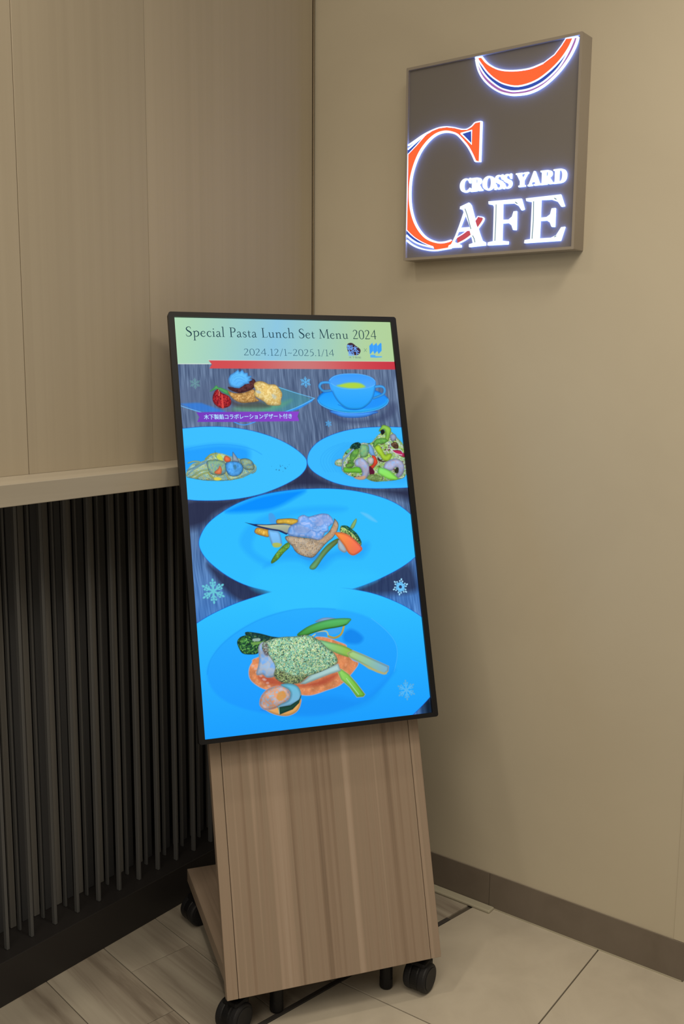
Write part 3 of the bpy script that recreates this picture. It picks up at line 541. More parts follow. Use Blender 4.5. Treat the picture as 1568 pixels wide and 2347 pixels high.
SIGN = {
    'c_body': [(199.3,240.5),(191.3,225.4),(179.3,206.5),(163.5,188.7),(147.7,174.0),(130.0,166.1),(112.4,162.7),(92.7,164.5),(74.9,171.9),(57.2,185.1),(41.3,202.8),(27.6,227.6),(17.9,256.3),(14.3,285.9),(15.0,314.4),(19.7,340.0),(28.5,364.2),(41.4,385.3),(58.3,403.3),(76.9,414.6),(99.4,421.6),(119.4,422.5),(137.2,419.5),(143.1,420.8),(135.6,435.9),(115.8,438.8),(91.7,438.1),(86.5,431.1),(67.0,424.0),(46.2,414.2),(25.2,401.0),(6.4,384.8),(5.0,288.4),(5.3,203.5),(30.7,186.8),(56.7,165.5),(76.6,156.7),(96.3,152.9),(118.0,153.4),(139.5,158.1),(159.0,164.7),(174.3,166.7),(187.4,161.8),(196.6,154.4),(211.5,153.8),(212.6,243.6)],
    'c_tri': [(158.2,173.0),(187.6,169.7),(188.6,201.3)],
    'c_lines': [([(199.3,240.5),(191.3,225.4),(179.3,206.5),(163.5,188.7),(147.7,174.0),(130.0,166.1),(112.4,162.7),(92.7,164.5),(74.9,171.9),(57.2,185.1),(41.3,202.8),(27.6,227.6),(17.9,256.3),(14.3,285.9),(15.0,314.4),(19.7,340.0),(28.5,364.2),(41.4,385.3),(58.3,403.3),(76.9,414.6),(99.4,421.6),(119.4,422.5),(137.2,419.5)],4.2),([(199.3,240.8),(211.6,243.5),(212.0,198.0),(212.4,152.7)],3.6),([(211.5,152.6),(196.5,153.3),(187.3,160.2),(174.2,165.1),(158.9,163.1),(139.5,157.0),(117.9,152.2),(96.3,151.6),(72.5,155.9),(48.5,163.2),(24.3,173.7),(5.5,181.7)],1.9),([(56.6,162.3),(30.5,176.9),(6.5,191.3)],3.2),([(5.3,203.5),(5.2,288.4),(5.5,383.5)],2.6),([(6.0,384.4),(25.2,401.0),(46.2,414.2),(67.0,424.0),(86.5,431.1)],1.8),([(5.6,397.6),(21.2,409.2),(38.0,418.7),(58.8,426.0),(85.5,432.7)],4.0),([(6.9,410.2),(21.4,421.0),(42.4,430.8),(67.3,437.4),(91.8,440.1),(115.8,438.8),(137.6,436.9)],3.2),([(6.0,203.6),(30.7,185.5),(56.3,165.1)],1.2),([(158.2,173.0),(187.6,169.7),(188.6,201.3),(158.2,173.0)],2.8)],
    'c_blue': [[(5.3,191.9),(5.5,202.7),(30.7,184.3),(56.3,164.2),(30.6,178.2)],[(6.0,385.7),(25.2,402.3),(46.2,415.6),(67.0,425.0),(83.4,430.9),(58.8,424.3),(38.0,417.0),(21.1,407.5),(6.2,395.4)]],
    'tail': [(153.7,414.9),(170.0,407.1),(185.2,397.6),(196.4,387.2),(211.0,369.0),(226.3,375.1),(210.9,395.5),(195.1,408.9),(176.2,419.7),(157.0,428.2)],
    'tail_lines': [([(146.9,416.1),(170.0,406.3),(185.2,396.8),(196.4,386.4),(211.0,368.7)],1.8),([(211.0,368.7),(226.3,375.1),(210.9,396.0),(195.2,409.7),(176.3,420.6),(157.0,427.9),(135.7,436.7)],2.0)],
    'm_body': [(208.6,8.9),(225.8,27.2),(255.5,44.3),(291.6,53.3),(333.7,55.8),(367.8,49.7),(394.2,36.6),(410.1,20.5),(420.1,7.9),(437.6,9.7),(427.0,29.3),(408.2,50.7),(382.2,69.7),(348.7,85.0),(307.1,89.2),(271.1,79.0),(247.1,64.9),(226.5,47.1),(211.1,28.4),(198.0,11.4)],
    'm_blue': [(198.0,11.4),(211.1,28.4),(226.5,47.1),(247.1,64.9),(271.1,79.0),(307.1,89.2),(348.7,85.0),(382.2,69.7),(408.2,50.7),(427.0,29.3),(437.6,9.7),(439.3,10.8),(430.3,29.9),(416.5,52.1),(399.0,71.0),(369.5,89.8),(335.5,99.3),(300.4,99.0),(278.8,93.6),(256.8,83.2),(230.7,62.8),(211.5,41.0),(196.6,14.9)],
    'm_pink': [(196.6,14.9),(211.5,41.0),(230.7,62.8),(256.8,83.2),(278.8,93.6),(300.4,99.0),(335.5,99.3),(369.5,89.8),(399.0,71.0),(416.5,52.1),(430.3,29.9),(439.3,10.8),(448.3,8.8),(443.2,25.0),(428.0,50.3),(402.6,76.6),(369.8,97.8),(335.8,107.4),(300.7,106.6),(279.1,101.8),(255.4,92.1),(231.1,74.9),(212.0,54.9),(200.2,33.9),(193.9,11.9)],
    'm_lines': [([(208.6,8.9),(225.8,27.2),(255.5,44.3),(291.6,53.3),(333.7,55.8),(367.8,49.7)],3.2),([(367.8,49.7),(394.2,36.6),(410.1,20.5),(420.1,7.9)],1.6),([(437.6,9.7),(427.0,29.3),(408.2,50.7),(382.2,69.7),(348.7,85.0),(307.1,89.2),(271.1,79.0),(247.1,64.9),(226.5,47.1),(211.1,28.4),(198.0,11.4)],3.0),([(439.3,10.8),(430.3,29.9),(416.5,52.1),(399.0,71.0),(369.5,89.8),(335.5,99.3),(300.4,99.0),(278.8,93.6),(256.8,83.2),(230.7,62.8),(211.5,41.0),(196.6,14.9)],3.2),([(448.3,8.8),(443.2,25.0),(428.0,50.3),(402.6,76.6),(369.8,97.8),(335.8,107.4),(300.7,106.6),(279.1,101.8),(255.4,92.1),(231.1,74.9),(212.0,54.9),(200.2,33.9),(193.9,11.9)],3.8),([(191.9,8.5),(210.5,9.3)],2.8),([(419.5,7.2),(448.2,8.5)],1.8)],
    'A': [(161.6,342.1),(184.8,334.8),(190.9,341.5),(199.8,367.9),(207.7,388.0),(217.1,412.0),(223.3,425.9),(232.6,430.4),(232.8,437.2),(189.2,438.4),(189.0,431.9),(199.4,429.7),(196.5,419.1),(189.8,400.2),(156.2,400.2),(145.6,423.1),(165.8,432.4),(165.9,437.4),(130.4,436.6),(132.0,431.2),(139.2,428.2),(149.7,409.7),(160.0,386.9),(172.0,355.8),(168.9,350.1),(161.2,348.0)],
    'A_hole': [(175.7,361.0),(190.4,391.6),(161.9,391.5)],
    'A_hole2': [(145.1,426.8),(148.8,429.8),(142.2,429.4)],
    'A_in': [[(175.9,348.2),(182.2,362.8),(193.7,396.8)],[(198.9,412.4),(203.8,420.9),(205.8,428.6)]],
    'F': [(238.8,336.8),(323.9,338.1),(332.4,362.7),(326.2,364.5),(319.4,354.9),(306.0,347.1),(275.6,345.4),(276.4,381.8),(293.6,382.7),(302.2,376.7),(306.1,365.1),(312.7,365.2),(313.2,407.6),(306.0,407.0),(301.8,396.5),(293.9,390.4),(276.4,390.0),(276.4,429.0),(293.2,432.0),(292.9,438.7),(239.7,437.7),(240.3,430.9),(253.9,429.1),(254.0,350.6),(250.4,345.5),(239.6,343.4)],
    'F_in': [[(260.0,345.9),(260.7,382.5),(259.5,428.8)],[(310.0,344.9),(315.6,348.9)]],
    'E': [(336.6,339.0),(422.2,338.2),(432.5,364.4),(425.4,365.1),(417.2,354.3),(399.3,347.1),(373.6,345.7),(373.6,384.9),(390.5,384.8),(398.9,379.5),(402.2,366.8),(410.5,366.8),(410.2,407.8),(403.4,407.3),(398.9,397.6),(390.8,392.3),(373.6,391.9),(372.9,430.8),(402.9,431.4),(415.7,426.7),(427.4,410.0),(435.6,409.7),(425.9,439.5),(336.2,438.9),(337.0,432.1),(351.2,430.7),(352.5,348.5),(337.9,345.0)],
    'E_in': [[(357.2,347.5),(357.9,390.2),(356.3,430.6)],[(408.3,345.2),(413.6,348.4)],[(412.0,430.4),(416.3,428.4)]],
    'text': [(159.5,310.0),(158.5,277.3),(434.4,313.8),(433.0,283.7)],
}
# ---------------------------------------------------------------- the picture shown on the display (flat print on the panel)
SW, SH, NX, NY = 529.0, 941.0, 601, 1069


def smooth_pts(pts, closed=True, sub=4):
    n = len(pts)
    if n < 3:
        return list(pts)
    out = []
    rng = range(n) if closed else range(n - 1)
    for i in rng:
        if closed:
            p0, p1, p2, p3 = pts[i - 1], pts[i], pts[(i + 1) % n], pts[(i + 2) % n]
        else:
            p0, p1, p2, p3 = pts[max(i - 1, 0)], pts[i], pts[i + 1], pts[min(i + 2, n - 1)]
        for k in range(sub):
            t = k / sub
            out.append(tuple(0.5 * (2 * b + (c - a) * t + (2 * a - 5 * b + 4 * c - d) * t * t + (3 * b - a - 3 * c + d) * t ** 3)
                             for a, b, c, d in zip(p0, p1, p2, p3)))
    if not closed:
        out.append(tuple(pts[-1]))
    return out


def hash2(i, j, s):
    h = np.sin(i * 127.1 + j * 311.7 + s * 74.7) * 43758.5453
    return h - np.floor(h)


def vnoise(x, y, s):
    i, j = np.floor(x), np.floor(y)
    u, v = x - i, y - j
    u, v = u * u * (3 - 2 * u), v * v * (3 - 2 * v)
    return (hash2(i, j, s) * (1 - u) + hash2(i + 1, j, s) * u) * (1 - v) + (hash2(i, j + 1, s) * (1 - u) + hash2(i + 1, j + 1, s) * u) * v


def cell_value(x, y, s):
    i, j = np.floor(x), np.floor(y)
    best = np.full(x.shape, 9.0)
    val = np.zeros(x.shape)
    second = np.full(x.shape, 9.0)
    for a in (-1, 0, 1):
        for b in (-1, 0, 1):
            d = np.hypot(i + a + hash2(i + a, j + b, s) - x, j + b + hash2(i + a, j + b, s + 5) - y)
            w = d < best
            second = np.where(w, best, np.minimum(second, d))
            val = np.where(w, hash2(i + a, j + b, s + 9), val)
            best = np.where(w, d, best)
    return val, second - best


def signed_distance(pts, X, Y):
    d2 = np.full(X.shape, 1e9)
    inside = np.zeros(X.shape, bool)
    n = len(pts)
    for i in range(n):
        (ax, ay), (bx, by) = pts[i], pts[(i + 1) % n]
        ex, ey = bx - ax, by - ay
        L = ex * ex + ey * ey
        if L < 1e-9:
            continue
        t = np.clip(((X - ax) * ex + (Y - ay) * ey) / L, 0, 1)
        d2 = np.minimum(d2, (X - ax - t * ex) ** 2 + (Y - ay - t * ey) ** 2)
        c = (ay > Y) != (by > Y)
        if ey != 0:
            inside ^= c & (X < ex * (Y - ay) / ey + ax)
    d = np.sqrt(d2)
    return np.where(inside, -d, d)


def line_distance(pts, X, Y):
    d2 = np.full(X.shape, 1e9)
    for (ax, ay), (bx, by) in zip(pts[:-1], pts[1:]):
        ex, ey = bx - ax, by - ay
        L = max(ex * ex + ey * ey, 1e-9)
        t = np.clip(((X - ax) * ex + (Y - ay) * ey) / L, 0, 1)
        d2 = np.minimum(d2, (X - ax - t * ex) ** 2 + (Y - ay - t * ey) ** 2)
    return np.sqrt(d2)


def paint_screen():
    gx, gy = np.meshgrid(np.linspace(0, SW, NX), np.linspace(0, SH, NY))
    C = lambda c: np.array(c, float)
    # wooden table: upright grain, a little wavy
    wob = 9 * (vnoise(gx / 40, gy / 70, 1) - .5) + gx * .02
    g1 = vnoise((gx + wob) / 1.9, gy / 26, 2)
    g2 = vnoise((gx + wob) / 5.5, gy / 90, 3)
    g3 = vnoise(gx / 70, gy / 60, 4)
    v = np.clip(.55 * g1 + .35 * g2 + .25 * g3 - .1, 0, 1)[..., None]
    img = C((58, 74, 106)) * (1 - v) + C((132, 154, 186)) * v
    low = np.clip((gy - 380) / 300, 0, 1)[..., None]                     # the lower part of the picture is bluer
    img = img * (1 - low) + (C((44, 90, 158)) * (1 - v) + C((104, 160, 228)) * v) * low
    dim = np.clip((gx - 490) / 30, 0, 1) * np.clip((gy - 860) / 60, 0, 1)
    img = img * (1 - .72 * dim[..., None])

    def blend(sl, m, col):
        img[sl] = img[sl] * (1 - m[..., None]) + col * m[..., None]

    for k, (rgb, pts, o) in enumerate(ART):
        soft, al = o.get('soft', 1.1), o.get('a', 1.0)
        w = o.get('w')
        p = smooth_pts(pts, w is None, 4) if o.get('sm', 1) else list(pts)
        pad = soft + 3 + (w or 0)
        xs, ys = [q[0] for q in p], [q[1] for q in p]
        x0, x1 = max(int((min(xs) - pad) / SW * (NX - 1)), 0), min(int((max(xs) + pad) / SW * (NX - 1)) + 2, NX)
        y0, y1 = max(int((min(ys) - pad) / SH * (NY - 1)), 0), min(int((max(ys) + pad) / SH * (NY - 1)) + 2, NY)
        if x1 <= x0 or y1 <= y0:
            continue
        sl = (slice(y0, y1), slice(x0, x1))
        X, Y = gx[sl], gy[sl]
        d = line_distance(p, X, Y) - w / 2 if w else signed_distance(p, X, Y)
        col = np.ones(X.shape + (3,)) * C(rgb)
        tx = (X - min(xs)) / max(max(xs) - min(xs), 1)
        ty = (Y - min(ys)) / max(max(ys) - min(ys), 1)
        if 'grad' in o:
            a, b = o['grad']
            t = np.clip(tx, 0, 1)[..., None]
            col = C(a) * (1 - t) + C(b) * t
        if 'vgr' in o:
            a, b = o['vgr']
            t = np.clip(ty, 0, 1)[..., None]
            col = C(a) * (1 - t) + C(b) * t
        if 'hdr' in o:                                                   # pale header: green edges, sky blue middle
            t = np.clip(1 - np.abs(X - 245 + .25 * Y) / 235, 0, 1)[..., None] ** 1.1
            edge = C((178, 220, 184)) * (1 - X[..., None] / SW) + C((178, 210, 156)) * (X[..., None] / SW)
            col = edge * (1 - t) + C((142, 200, 226)) * t
        if 'rib' in o:
            q = X / SW
            t = np.exp(-((q - .55) / .2) ** 2)[..., None]
            r = np.clip((q - .7) / .3, 0, 1)[..., None]
            col = (C((212, 78, 82)) * (1 - r) + C((200, 56, 70)) * r) * (1 - t) + C((204, 120, 120)) * t
        if 'tex' in o:
            _, size, pal = o['tex']
            pal = np.array(pal, float)
            if size <= 2.6:                                              # crumbs and florets
                val, edge = cell_value(X / size, Y / size, k * 1.37)
                col = pal[np.minimum((val * len(pal)).astype(int), len(pal) - 1)]
                col = col * (.74 + .36 * np.clip(edge * 2.2, 0, 1))[..., None]
            else:                                                        # soft mottling
                val = .62 * vnoise(X / size * .7, Y / size * .7, k * 1.37) + .38 * vnoise(X / size * 1.7, Y / size * 1.7, k * 2.1)
                f = np.clip((val - .18) / .64, 0, .999) * (len(pal) - 1)
                i = f.astype(int)
                col = pal[i] * (1 - (f - i)[..., None]) + pal[i + 1] * (f - i)[..., None]
            col = col * (.9 + .2 * vnoise(X / (size * 2.5), Y / (size * 2.5), k + .3))[..., None]
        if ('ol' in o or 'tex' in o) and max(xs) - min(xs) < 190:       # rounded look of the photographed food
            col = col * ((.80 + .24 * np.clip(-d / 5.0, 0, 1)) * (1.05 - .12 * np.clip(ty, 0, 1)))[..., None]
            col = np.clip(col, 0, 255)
        if 'ol' in o:
            oc, ow = o['ol']
            blend(sl, np.clip(.5 - (d - ow) / 1.0, 0, 1) * al * .8, C(oc))
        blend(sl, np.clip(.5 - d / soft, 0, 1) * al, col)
        if 'str' in o:                                                   # noodles and shreds lying over one another
            cnt, pal, ln, sw_ = o['str']
            rr = random.Random(k)
            inside = np.argwhere(d < -sw_)
            for _ in range(cnt):
                iy, ix = inside[rr.randrange(len(inside))]
                x, y, a = X[iy, ix], Y[iy, ix], rr.uniform(0, math.pi * 2)
                path = [(x, y)]
                bend = rr.uniform(-.55, .55)
                for _s in range(5):
                    x, y, a = x + ln / 5 * math.cos(a), y + ln / 5 * math.sin(a) * .75, a + bend
                    path.append((x, y))
                dd = np.maximum(line_distance(path, X, Y) - sw_ / 2, d)
                c = C(pal[rr.randrange(len(pal))])
                blend(sl, np.clip(.5 - (dd - .6), 0, 1) * .55, c * .5)
                blend(sl, np.clip(.5 - dd, 0, 1) * .9, c)

    for sx, sy, r, rgb, kind, al in SNOW:                                # six-armed snowflakes
        x0, x1 = int((sx - r - 3) / SW * (NX - 1)), int((sx + r + 3) / SW * (NX - 1)) + 1
        y0, y1 = int((sy - r - 3) / SH * (NY - 1)), int((sy + r + 3) / SH * (NY - 1)) + 1
        sl = (slice(y0, y1), slice(x0, x1))
        X, Y = gx[sl] - sx, gy[sl] - sy
        m = np.zeros(X.shape)
        core = np.zeros(X.shape)
        for a in range(6):
            t = math.radians(60 * a + (14 if kind == 3 else 0))
            u, v_ = X * math.sin(t) - Y * math.cos(t), X * math.cos(t) + Y * math.sin(t)
            arm = np.maximum(np.abs(v_) - r * .075, np.abs(u - r * .36) - r * .36)
            bud = np.hypot((u - r * .86) / 1.5, v_) - r * .085
            b2 = np.minimum(np.hypot(u - r * .66, v_ - r * .17), np.hypot(u - r * .66, v_ + r * .17)) - r * .085
            tw = np.minimum(line_distance([(r * .3, 0), (r * .5, r * .17)], u, v_), line_distance([(r * .3, 0), (r * .5, -r * .17)], u, v_)) - r * .05
            if kind == 3:
                arm = np.minimum(np.abs(np.hypot(X, Y) - r * .28) - r * .09, line_distance([(r * .3, -r * .25), (r * .55, 0), (r * .3, r * .25)], u, v_) - r * .06)
            dd = np.minimum(np.minimum(arm, bud), np.minimum(b2, tw))
            m = np.maximum(m, np.clip(.5 - dd, 0, 1))
            core = np.maximum(core, np.clip(.5 - np.minimum(bud, b2), 0, 1))
        if kind == 4:
            blend(sl, np.clip(m * .8, 0, 1) * al, C((110, 190, 240)))
            blend(sl, core * .35, C((90, 150, 190)))
        else:
            blend(sl, m * al, C(rgb))
            if kind == 3:
                blend(sl, core * .8, C((185, 235, 255)))
    return np.clip(img / 255.0, 0, 1)
# ---------------------------------------------------------------- materials
M = {}
M['panel'] = grain(mat('pale_laminate', (.5, .43, .33), .48), [(.34, (.412, .357, .268)), (.5, (.437, .380, .287)), (.66, (.455, .398, .302))],
                   (60, 60, .4), 5, rand=.05, scale2=(3.2, 3, .1), amount2=.5, distort=.2)
M['ledge'] = grain(mat('pale_ledge_laminate', (.5, .43, .33), .45), [(.3, (.375, .335, .268)), (.7, (.435, .39, .315))], (.8, 26, 26), 5)
M['paint'] = grain(mat('beige_wall_paint', (.56, .50, .40), .62), [(.3, (.555, .50, .39)), (.7, (.58, .525, .41))], (3, 3, 3), 3, bump=.0)
M['fin'] = grain(mat('grey_fin_paint', (.08, .076, .07), .5), [(.3, (.085, .087, .090)), (.7, (.102, .104, .107))], (40, 40, .8), 4, rand=.08)
M['slat'] = grain(mat('taupe_slat_stain', (.11, .1, .085), .55), [(.3, (.130, .127, .121)), (.7, (.155, .151, .144))], (40, 40, .8), 4, rand=.08)
M['slat_dark'] = grain(mat('charcoal_slat_stain', (.05, .05, .05), .55), [(.3, (.045, .047, .052)), (.7, (.056, .058, .064))], (40, 40, .8), 4, rand=.08)
M['black'] = mat('black_paint', (.006, .006, .007), .6)
M['plinth'] = mat('black_plinth_laminate', (.022, .020, .020), .45)
M['base'] = grain(mat('taupe_vinyl_base', (.16, .13, .10), .42), [(.3, (.165, .136, .108)), (.7, (.195, .163, .133))], (9, 9, 9), 3)
M['brass'] = mat('satin_corner_metal', (.42, .36, .27), .28, 1.0)
M['beige_tile'] = grain(mat('beige_porcelain', (.5, .46, .37), .30), [(.36, (.49, .442, .362)), (.64, (.55, .50, .412))], (7, 7, 7), 6, rand=.025)
M['plank_tile'] = grain(mat('wood_look_porcelain', (.4, .36, .3), .34), [(.33, (.155, .125, .098)), (.42, (.29, .252, .205)), (.52, (.385, .345, .285)), (.62, (.43, .392, .325)), (.70, (.36, .32, .262))],
                        (26, 1.5, 6), 5, rand=.07, scale2=(9, .8, 3), amount2=.5, distort=.7)
M['grout'] = mat('brown_grout', (.10, .085, .065), .9)
M['strip'] = mat('dark_floor_strip', (.055, .05, .048), .4)
M['cover'] = mat('beige_plastic_moulding', (.46, .43, .33), .5)
M['oak'] = grain(mat('brown_oak_laminate', (.36, .26, .18), .42), [(.33, (.165, .119, .086)), (.42, (.272, .200, .146)), (.48, (.325, .247, .186)), (.53, (.305, .236, .176)), (.58, (.375, .285, .218)), (.66, (.415, .325, .255))],
                 (70, 70, .5), 6, scale2=(24, 24, .16), amount2=.62, distort=.25, bump=.04)
M['oak_dark'] = grain(mat('brown_oak_laminate_board', (.36, .26, .18), .45), [(.34, (.19, .14, .105)), (.5, (.30, .228, .172)), (.66, (.37, .285, .22))],
                      (46, .8, 46), 6, scale2=(12, .3, 12), amount2=.5)
M['plastic'] = mat('black_plastic', (.009, .009, .010), .42, 0, .22)
M['rubber'] = mat('black_wheel_rubber', (.016, .016, .018), .5, 0, .25)
M['sign_metal'] = mat('bronze_grey_metal', (.34, .30, .255), .42, .1)
M['sign_face'] = mat('grey_acrylic_face', (.185, .172, .165), .38)
M['neon'] = emit('white_led_light', (.90, .96, 1.0), 1.15)
M['neon_side'] = emit('blue_white_led_glow', (.22, .34, 1.0), 7.5)
M['neon_soft'] = emit('lavender_led_light', (.56, .52, 1.0), 1.6)
M['orange'] = emit('lit_orange_acrylic', (1.0, .145, .042), 1.0)
M['red'] = emit('lit_red_acrylic', (.58, .085, .10), 1.0)
M['blue'] = emit('lit_blue_acrylic', (.045, .085, .42), 1.0)
M['pink'] = emit('lit_mauve_acrylic', (.40, .15, .42), 1.0)
M['inline'] = emit('teal_gap_line', (.03, .12, .16), 1.0)
M['ink'] = emit('dark_teal_pixels', (.010, .040, .062), 1.0)
M['ink2'] = emit('teal_pixels', (.012, .075, .135), 1.0)
M['white_px'] = emit('pale_blue_pixels', (.42, .72, 1.0), 1.0)
M['logo_px'] = emit('bright_blue_pixels', (.18, .42, 1.0), 1.0)
M['grey_px'] = emit('grey_green_pixels', (.16, .28, .22), 1.0)

# ---------------------------------------------------------------- room shell
ang = math.radians(-9.8)                       # the wood-look tiles lie slightly askew to the walls
E1, E2 = (math.cos(ang), math.sin(ang)), (-math.sin(ang), math.cos(ang))
STRIP = -0.563                                 # transition strip: constant along E2
floor = link('floor', to_mesh('floor', box_bm(-3.4, 1.2, -3.2, 0.26, -0.05, -0.0045)), M['grout'])
tag(floor, 'pale floor of wood-look planks and beige square tiles', kind='structure')


def clip_room(p):
    for nx, ny, d in ((1, 0, 1.2), (-1, 0, 3.4), (0, 1, .25), (0, -1, 3.2)):
        p = clip_half(p, nx, ny, d)
        if len(p) < 3:
            return []
    return p


def footprint_clear(p):                        # nothing laid inside the wall block
    return not all(x > 0.02 and y > -1.10 for x, y in p)


GAP = 0.0016
tiles = []
for i in range(-6, 4):
    for j in range(-5, 2):
        a, t = -0.487 + .6 * i, -0.925 + .6 * j
        q = [(a + GAP, t + GAP), (a + .6 - GAP, t + GAP), (a + .6 - GAP, t + .6 - GAP), (a + GAP, t + .6 - GAP)]
        r = math.radians(1.4)
        q = [((x + .487) * math.cos(r) - (y + .925) * math.sin(r) - .487, (x + .487) * math.sin(r) + (y + .925) * math.cos(r) - .925) for x, y in q]
        q = clip_half(q, E2[0], E2[1], STRIP - .007)
        q = clip_room(q) if len(q) >= 3 else []
        if len(q) >= 3 and footprint_clear(q):
            link('tile', to_mesh('tile', prism_bm(q, -.0045, 0, .0007)), M['beige_tile'], floor)
PW = 0.164
for i in range(-16, 9):
    a0 = -0.913 + PW * i
    ends = [STRIP + .007, (-.396 if i == 0 else STRIP + .007 + .93 * ((i * .37) % 1.0))]
    while ends[-1] < 1.0:
        ends.append(ends[-1] + .93)
    ends = sorted(set(round(e, 4) for e in ends))
    for t0, t1 in zip(ends[:-1], ends[1:]):
        if t1 - t0 < .03:
            continue
        lo = [(a0 + GAP * .6, t0 + GAP * .5), (a0 + PW - GAP * .6, t0 + GAP * .5), (a0 + PW - GAP * .6, t1 - GAP * .5), (a0 + GAP * .6, t1 - GAP * .5)]
        q = [(E1[0] * u + E2[0] * v, E1[1] * u + E2[1] * v) for u, v in lo]
        q = clip_room(q)
        if len(q) < 3 or not footprint_clear(q) or all(y > .06 for x, y in q):
            continue
        # mesh kept in the plank's own frame so that its grain runs along it
        inv = [(E1[0] * x + E1[1] * y, E2[0] * x + E2[1] * y) for x, y in q]
        link('plank_tile', to_mesh('plank_tile', prism_bm(inv, -.0045, 0, .0006)), M['plank_tile'], floor, rot=(0, 0, ang))
box('transition_strip', (-3.3, -0.02, STRIP - .006, STRIP + .006, -.0045, .0012), M['strip'], floor, bevel=.0006, rot=(0, 0, ang))

Z_TOP = 2.85
WEND = -1.118
wr = box('wall_right', (0, 1.2, WEND, 0.26, 0, Z_TOP), M['paint'])
tag(wr, 'beige painted wall', kind='structure')
wl = box('wall_left', (-3.4, 0, 0.012, 0.26, 1.16, Z_TOP), M['panel'])
tag(wl, 'pale wood-grain panelled wall above the ledge', kind='structure')
edges = [-3.33, -2.99, -2.648, -2.306, -1.965, -1.623, -1.2815, -0.9404, -0.5993, -0.0095]
for k, (a, b) in enumerate(zip(edges[:-1], edges[1:])):
    # neighbouring panels stand a hair proud of each other, so the joints read as fine lines
    p = box('panel', (0, b - a - .0012, 0.0, .012, 1.1895, Z_TOP), M['panel'], wl, bevel=.0005, seg=1, loc=(a, -.0008 * (k % 2), 0))
tr = box('trim_1', (-.0092, -.0052, -.0030, .012, 1.19, Z_TOP), M['brass'], bevel=.0012)
tag(tr, 'narrow satin metal strip in the corner between the two walls', kind='structure')
cg = box('trim_2', (-.0016, 0, WEND - .0012, -1.0932, .0975, Z_TOP), M['paint'], bevel=.0006)
tag(cg, 'beige corner guard at the end of the painted wall', kind='structure')
bb = tag(empty('baseboard_right', (0, -.56, 0)), 'taupe vinyl baseboard under the beige wall', kind='structure')
for a, b in ((WEND - .002, -.6072), (-.6062, -.01)):
    box('baseboard_piece', (-.0035, 0, a + .56, b + .56, 0.002, .097), M['base'], bb, bevel=.001)
box('baseboard_piece', (-.0035, 1.19, WEND - .0035 + .56, WEND + .56, 0.002, .097), M['base'], bb, bevel=.001)
box('sealant_line', (-.0055, -.003, WEND + .56, -.62 + .56, 0.0, .003), M['cover'], bb)

cc = box('cable_cover', (-.032, -.004, -.624, -.06, 0, .008), M['cover'], bevel=.003)
tag(cc, 'flat beige cable moulding on the floor along the taupe baseboard', 'cable cover')

# ---------------------------------------------------------------- slatted partition under the ledge
XL = -3.3
part = tag(empty('slatted_partition', (-1.2, 0.06, 0)), 'dark vertical slat partition with pale wooden ledge on top', 'partition')


def pb(name, x0, x1, y0, y1, z0, z1, m_, bevel=0.0, seg=2):
    return box(name, (x0 + 1.2, x1 + 1.2, y0 - .06, y1 - .06, z0, z1), m_, part, bevel, seg)


tag(pb('ledge', XL, -.004, -.1163, .012, 1.1455, 1.1894, M['ledge'], .0015), 'pale wood-grain ledge board')
pb('plinth', XL, -.006, .0442, .24, 0, .1041, M['plinth'], .0015)
pb('back_panel', XL, -.006, .235, .258, .1041, 1.1455, M['black'])


def slat_row(x_first, pitch, width, y, depth, count, m_):
    me = to_mesh('slat', box_bm(-width / 2, width / 2, 0, depth, .1041, 1.1455, bevel=.0012, seg=1))
    me.materials.append(m_)
    for k in range(count):
        x = x_first + pitch * k
        if XL + .02 < x < -.03:
            link('slat', me, None, part, loc=(x + 1.2, y - .06, 0))


PITCH = .0645
slat_row(-.9278 - PITCH * 10, PITCH, .0076, .077, .012, 26, M['fin'])          # foremost thin fins
slat_row(-.9300 - PITCH * 10, PITCH, .0056, .121, .010, 26, M['fin'])          # a second row of fins behind them
slat_row(-.9325 - PITCH * 10, PITCH, .0150, .145, .008, 26, M['slat'])         # broad taupe slats in line with the fins
slat_row(-.8975 - PITCH * 10, PITCH, .0170, .148, .008, 26, M['slat_dark'])    # broad charcoal slats between

# ---------------------------------------------------------------- display stand
KX, KY = -.59972, -.56411
K_ROT = math.radians(-33.1926)
stand = empty('digital_signage_stand', (KX, KY, 0), K_ROT)
tag(stand, 'tall digital menu display on a leaning wooden stand with casters', 'display stand')
T_SCR, T_BRD = math.radians(18.017), math.radians(17.43)
SCR_LOC, SCR_ROT = (0, .1186, .6294), (math.pi / 2 - T_SCR, 0, 0)
BRD_LOC, BRD_ROT = (0, 0, .0941), (math.pi / 2 - T_BRD, 0, 0)
# leaning board: centre panel between two narrow stiles, split by fine grooves
for nm, x0, x1 in (('front_panel', -.2216, .2216), ('side_stile', -.2473, -.2228), ('side_stile', .2228, .2473)):
    me = to_mesh(nm, box_bm(x0, x1, 0, 1.02, -.0155, 0, bevel=.0006, seg=1))
    # grain runs up the board: swap the mesh so that its own Z is "up"
    me.transform(Matrix.Rotation(math.pi / 2, 4, 'X'))
    link(nm, me, M['oak'], stand, loc=BRD_LOC, rot=(-T_BRD, 0, 0))
me = to_mesh('back_board', box_bm(-.2465, .2465, .001, 1.02, -.024, -.0155))
me.transform(Matrix.Rotation(math.pi / 2, 4, 'X'))
link('back_board', me, M['oak_dark'], stand, loc=BRD_LOC, rot=(-T_BRD, 0, 0))
box('base_board', (-.238, .238, .026, .515, .090, .124), M['oak_dark'], stand, bevel=.001)
box('underframe', (-.215, .215, .03, .075, .078, .0895), M['plastic'], stand)


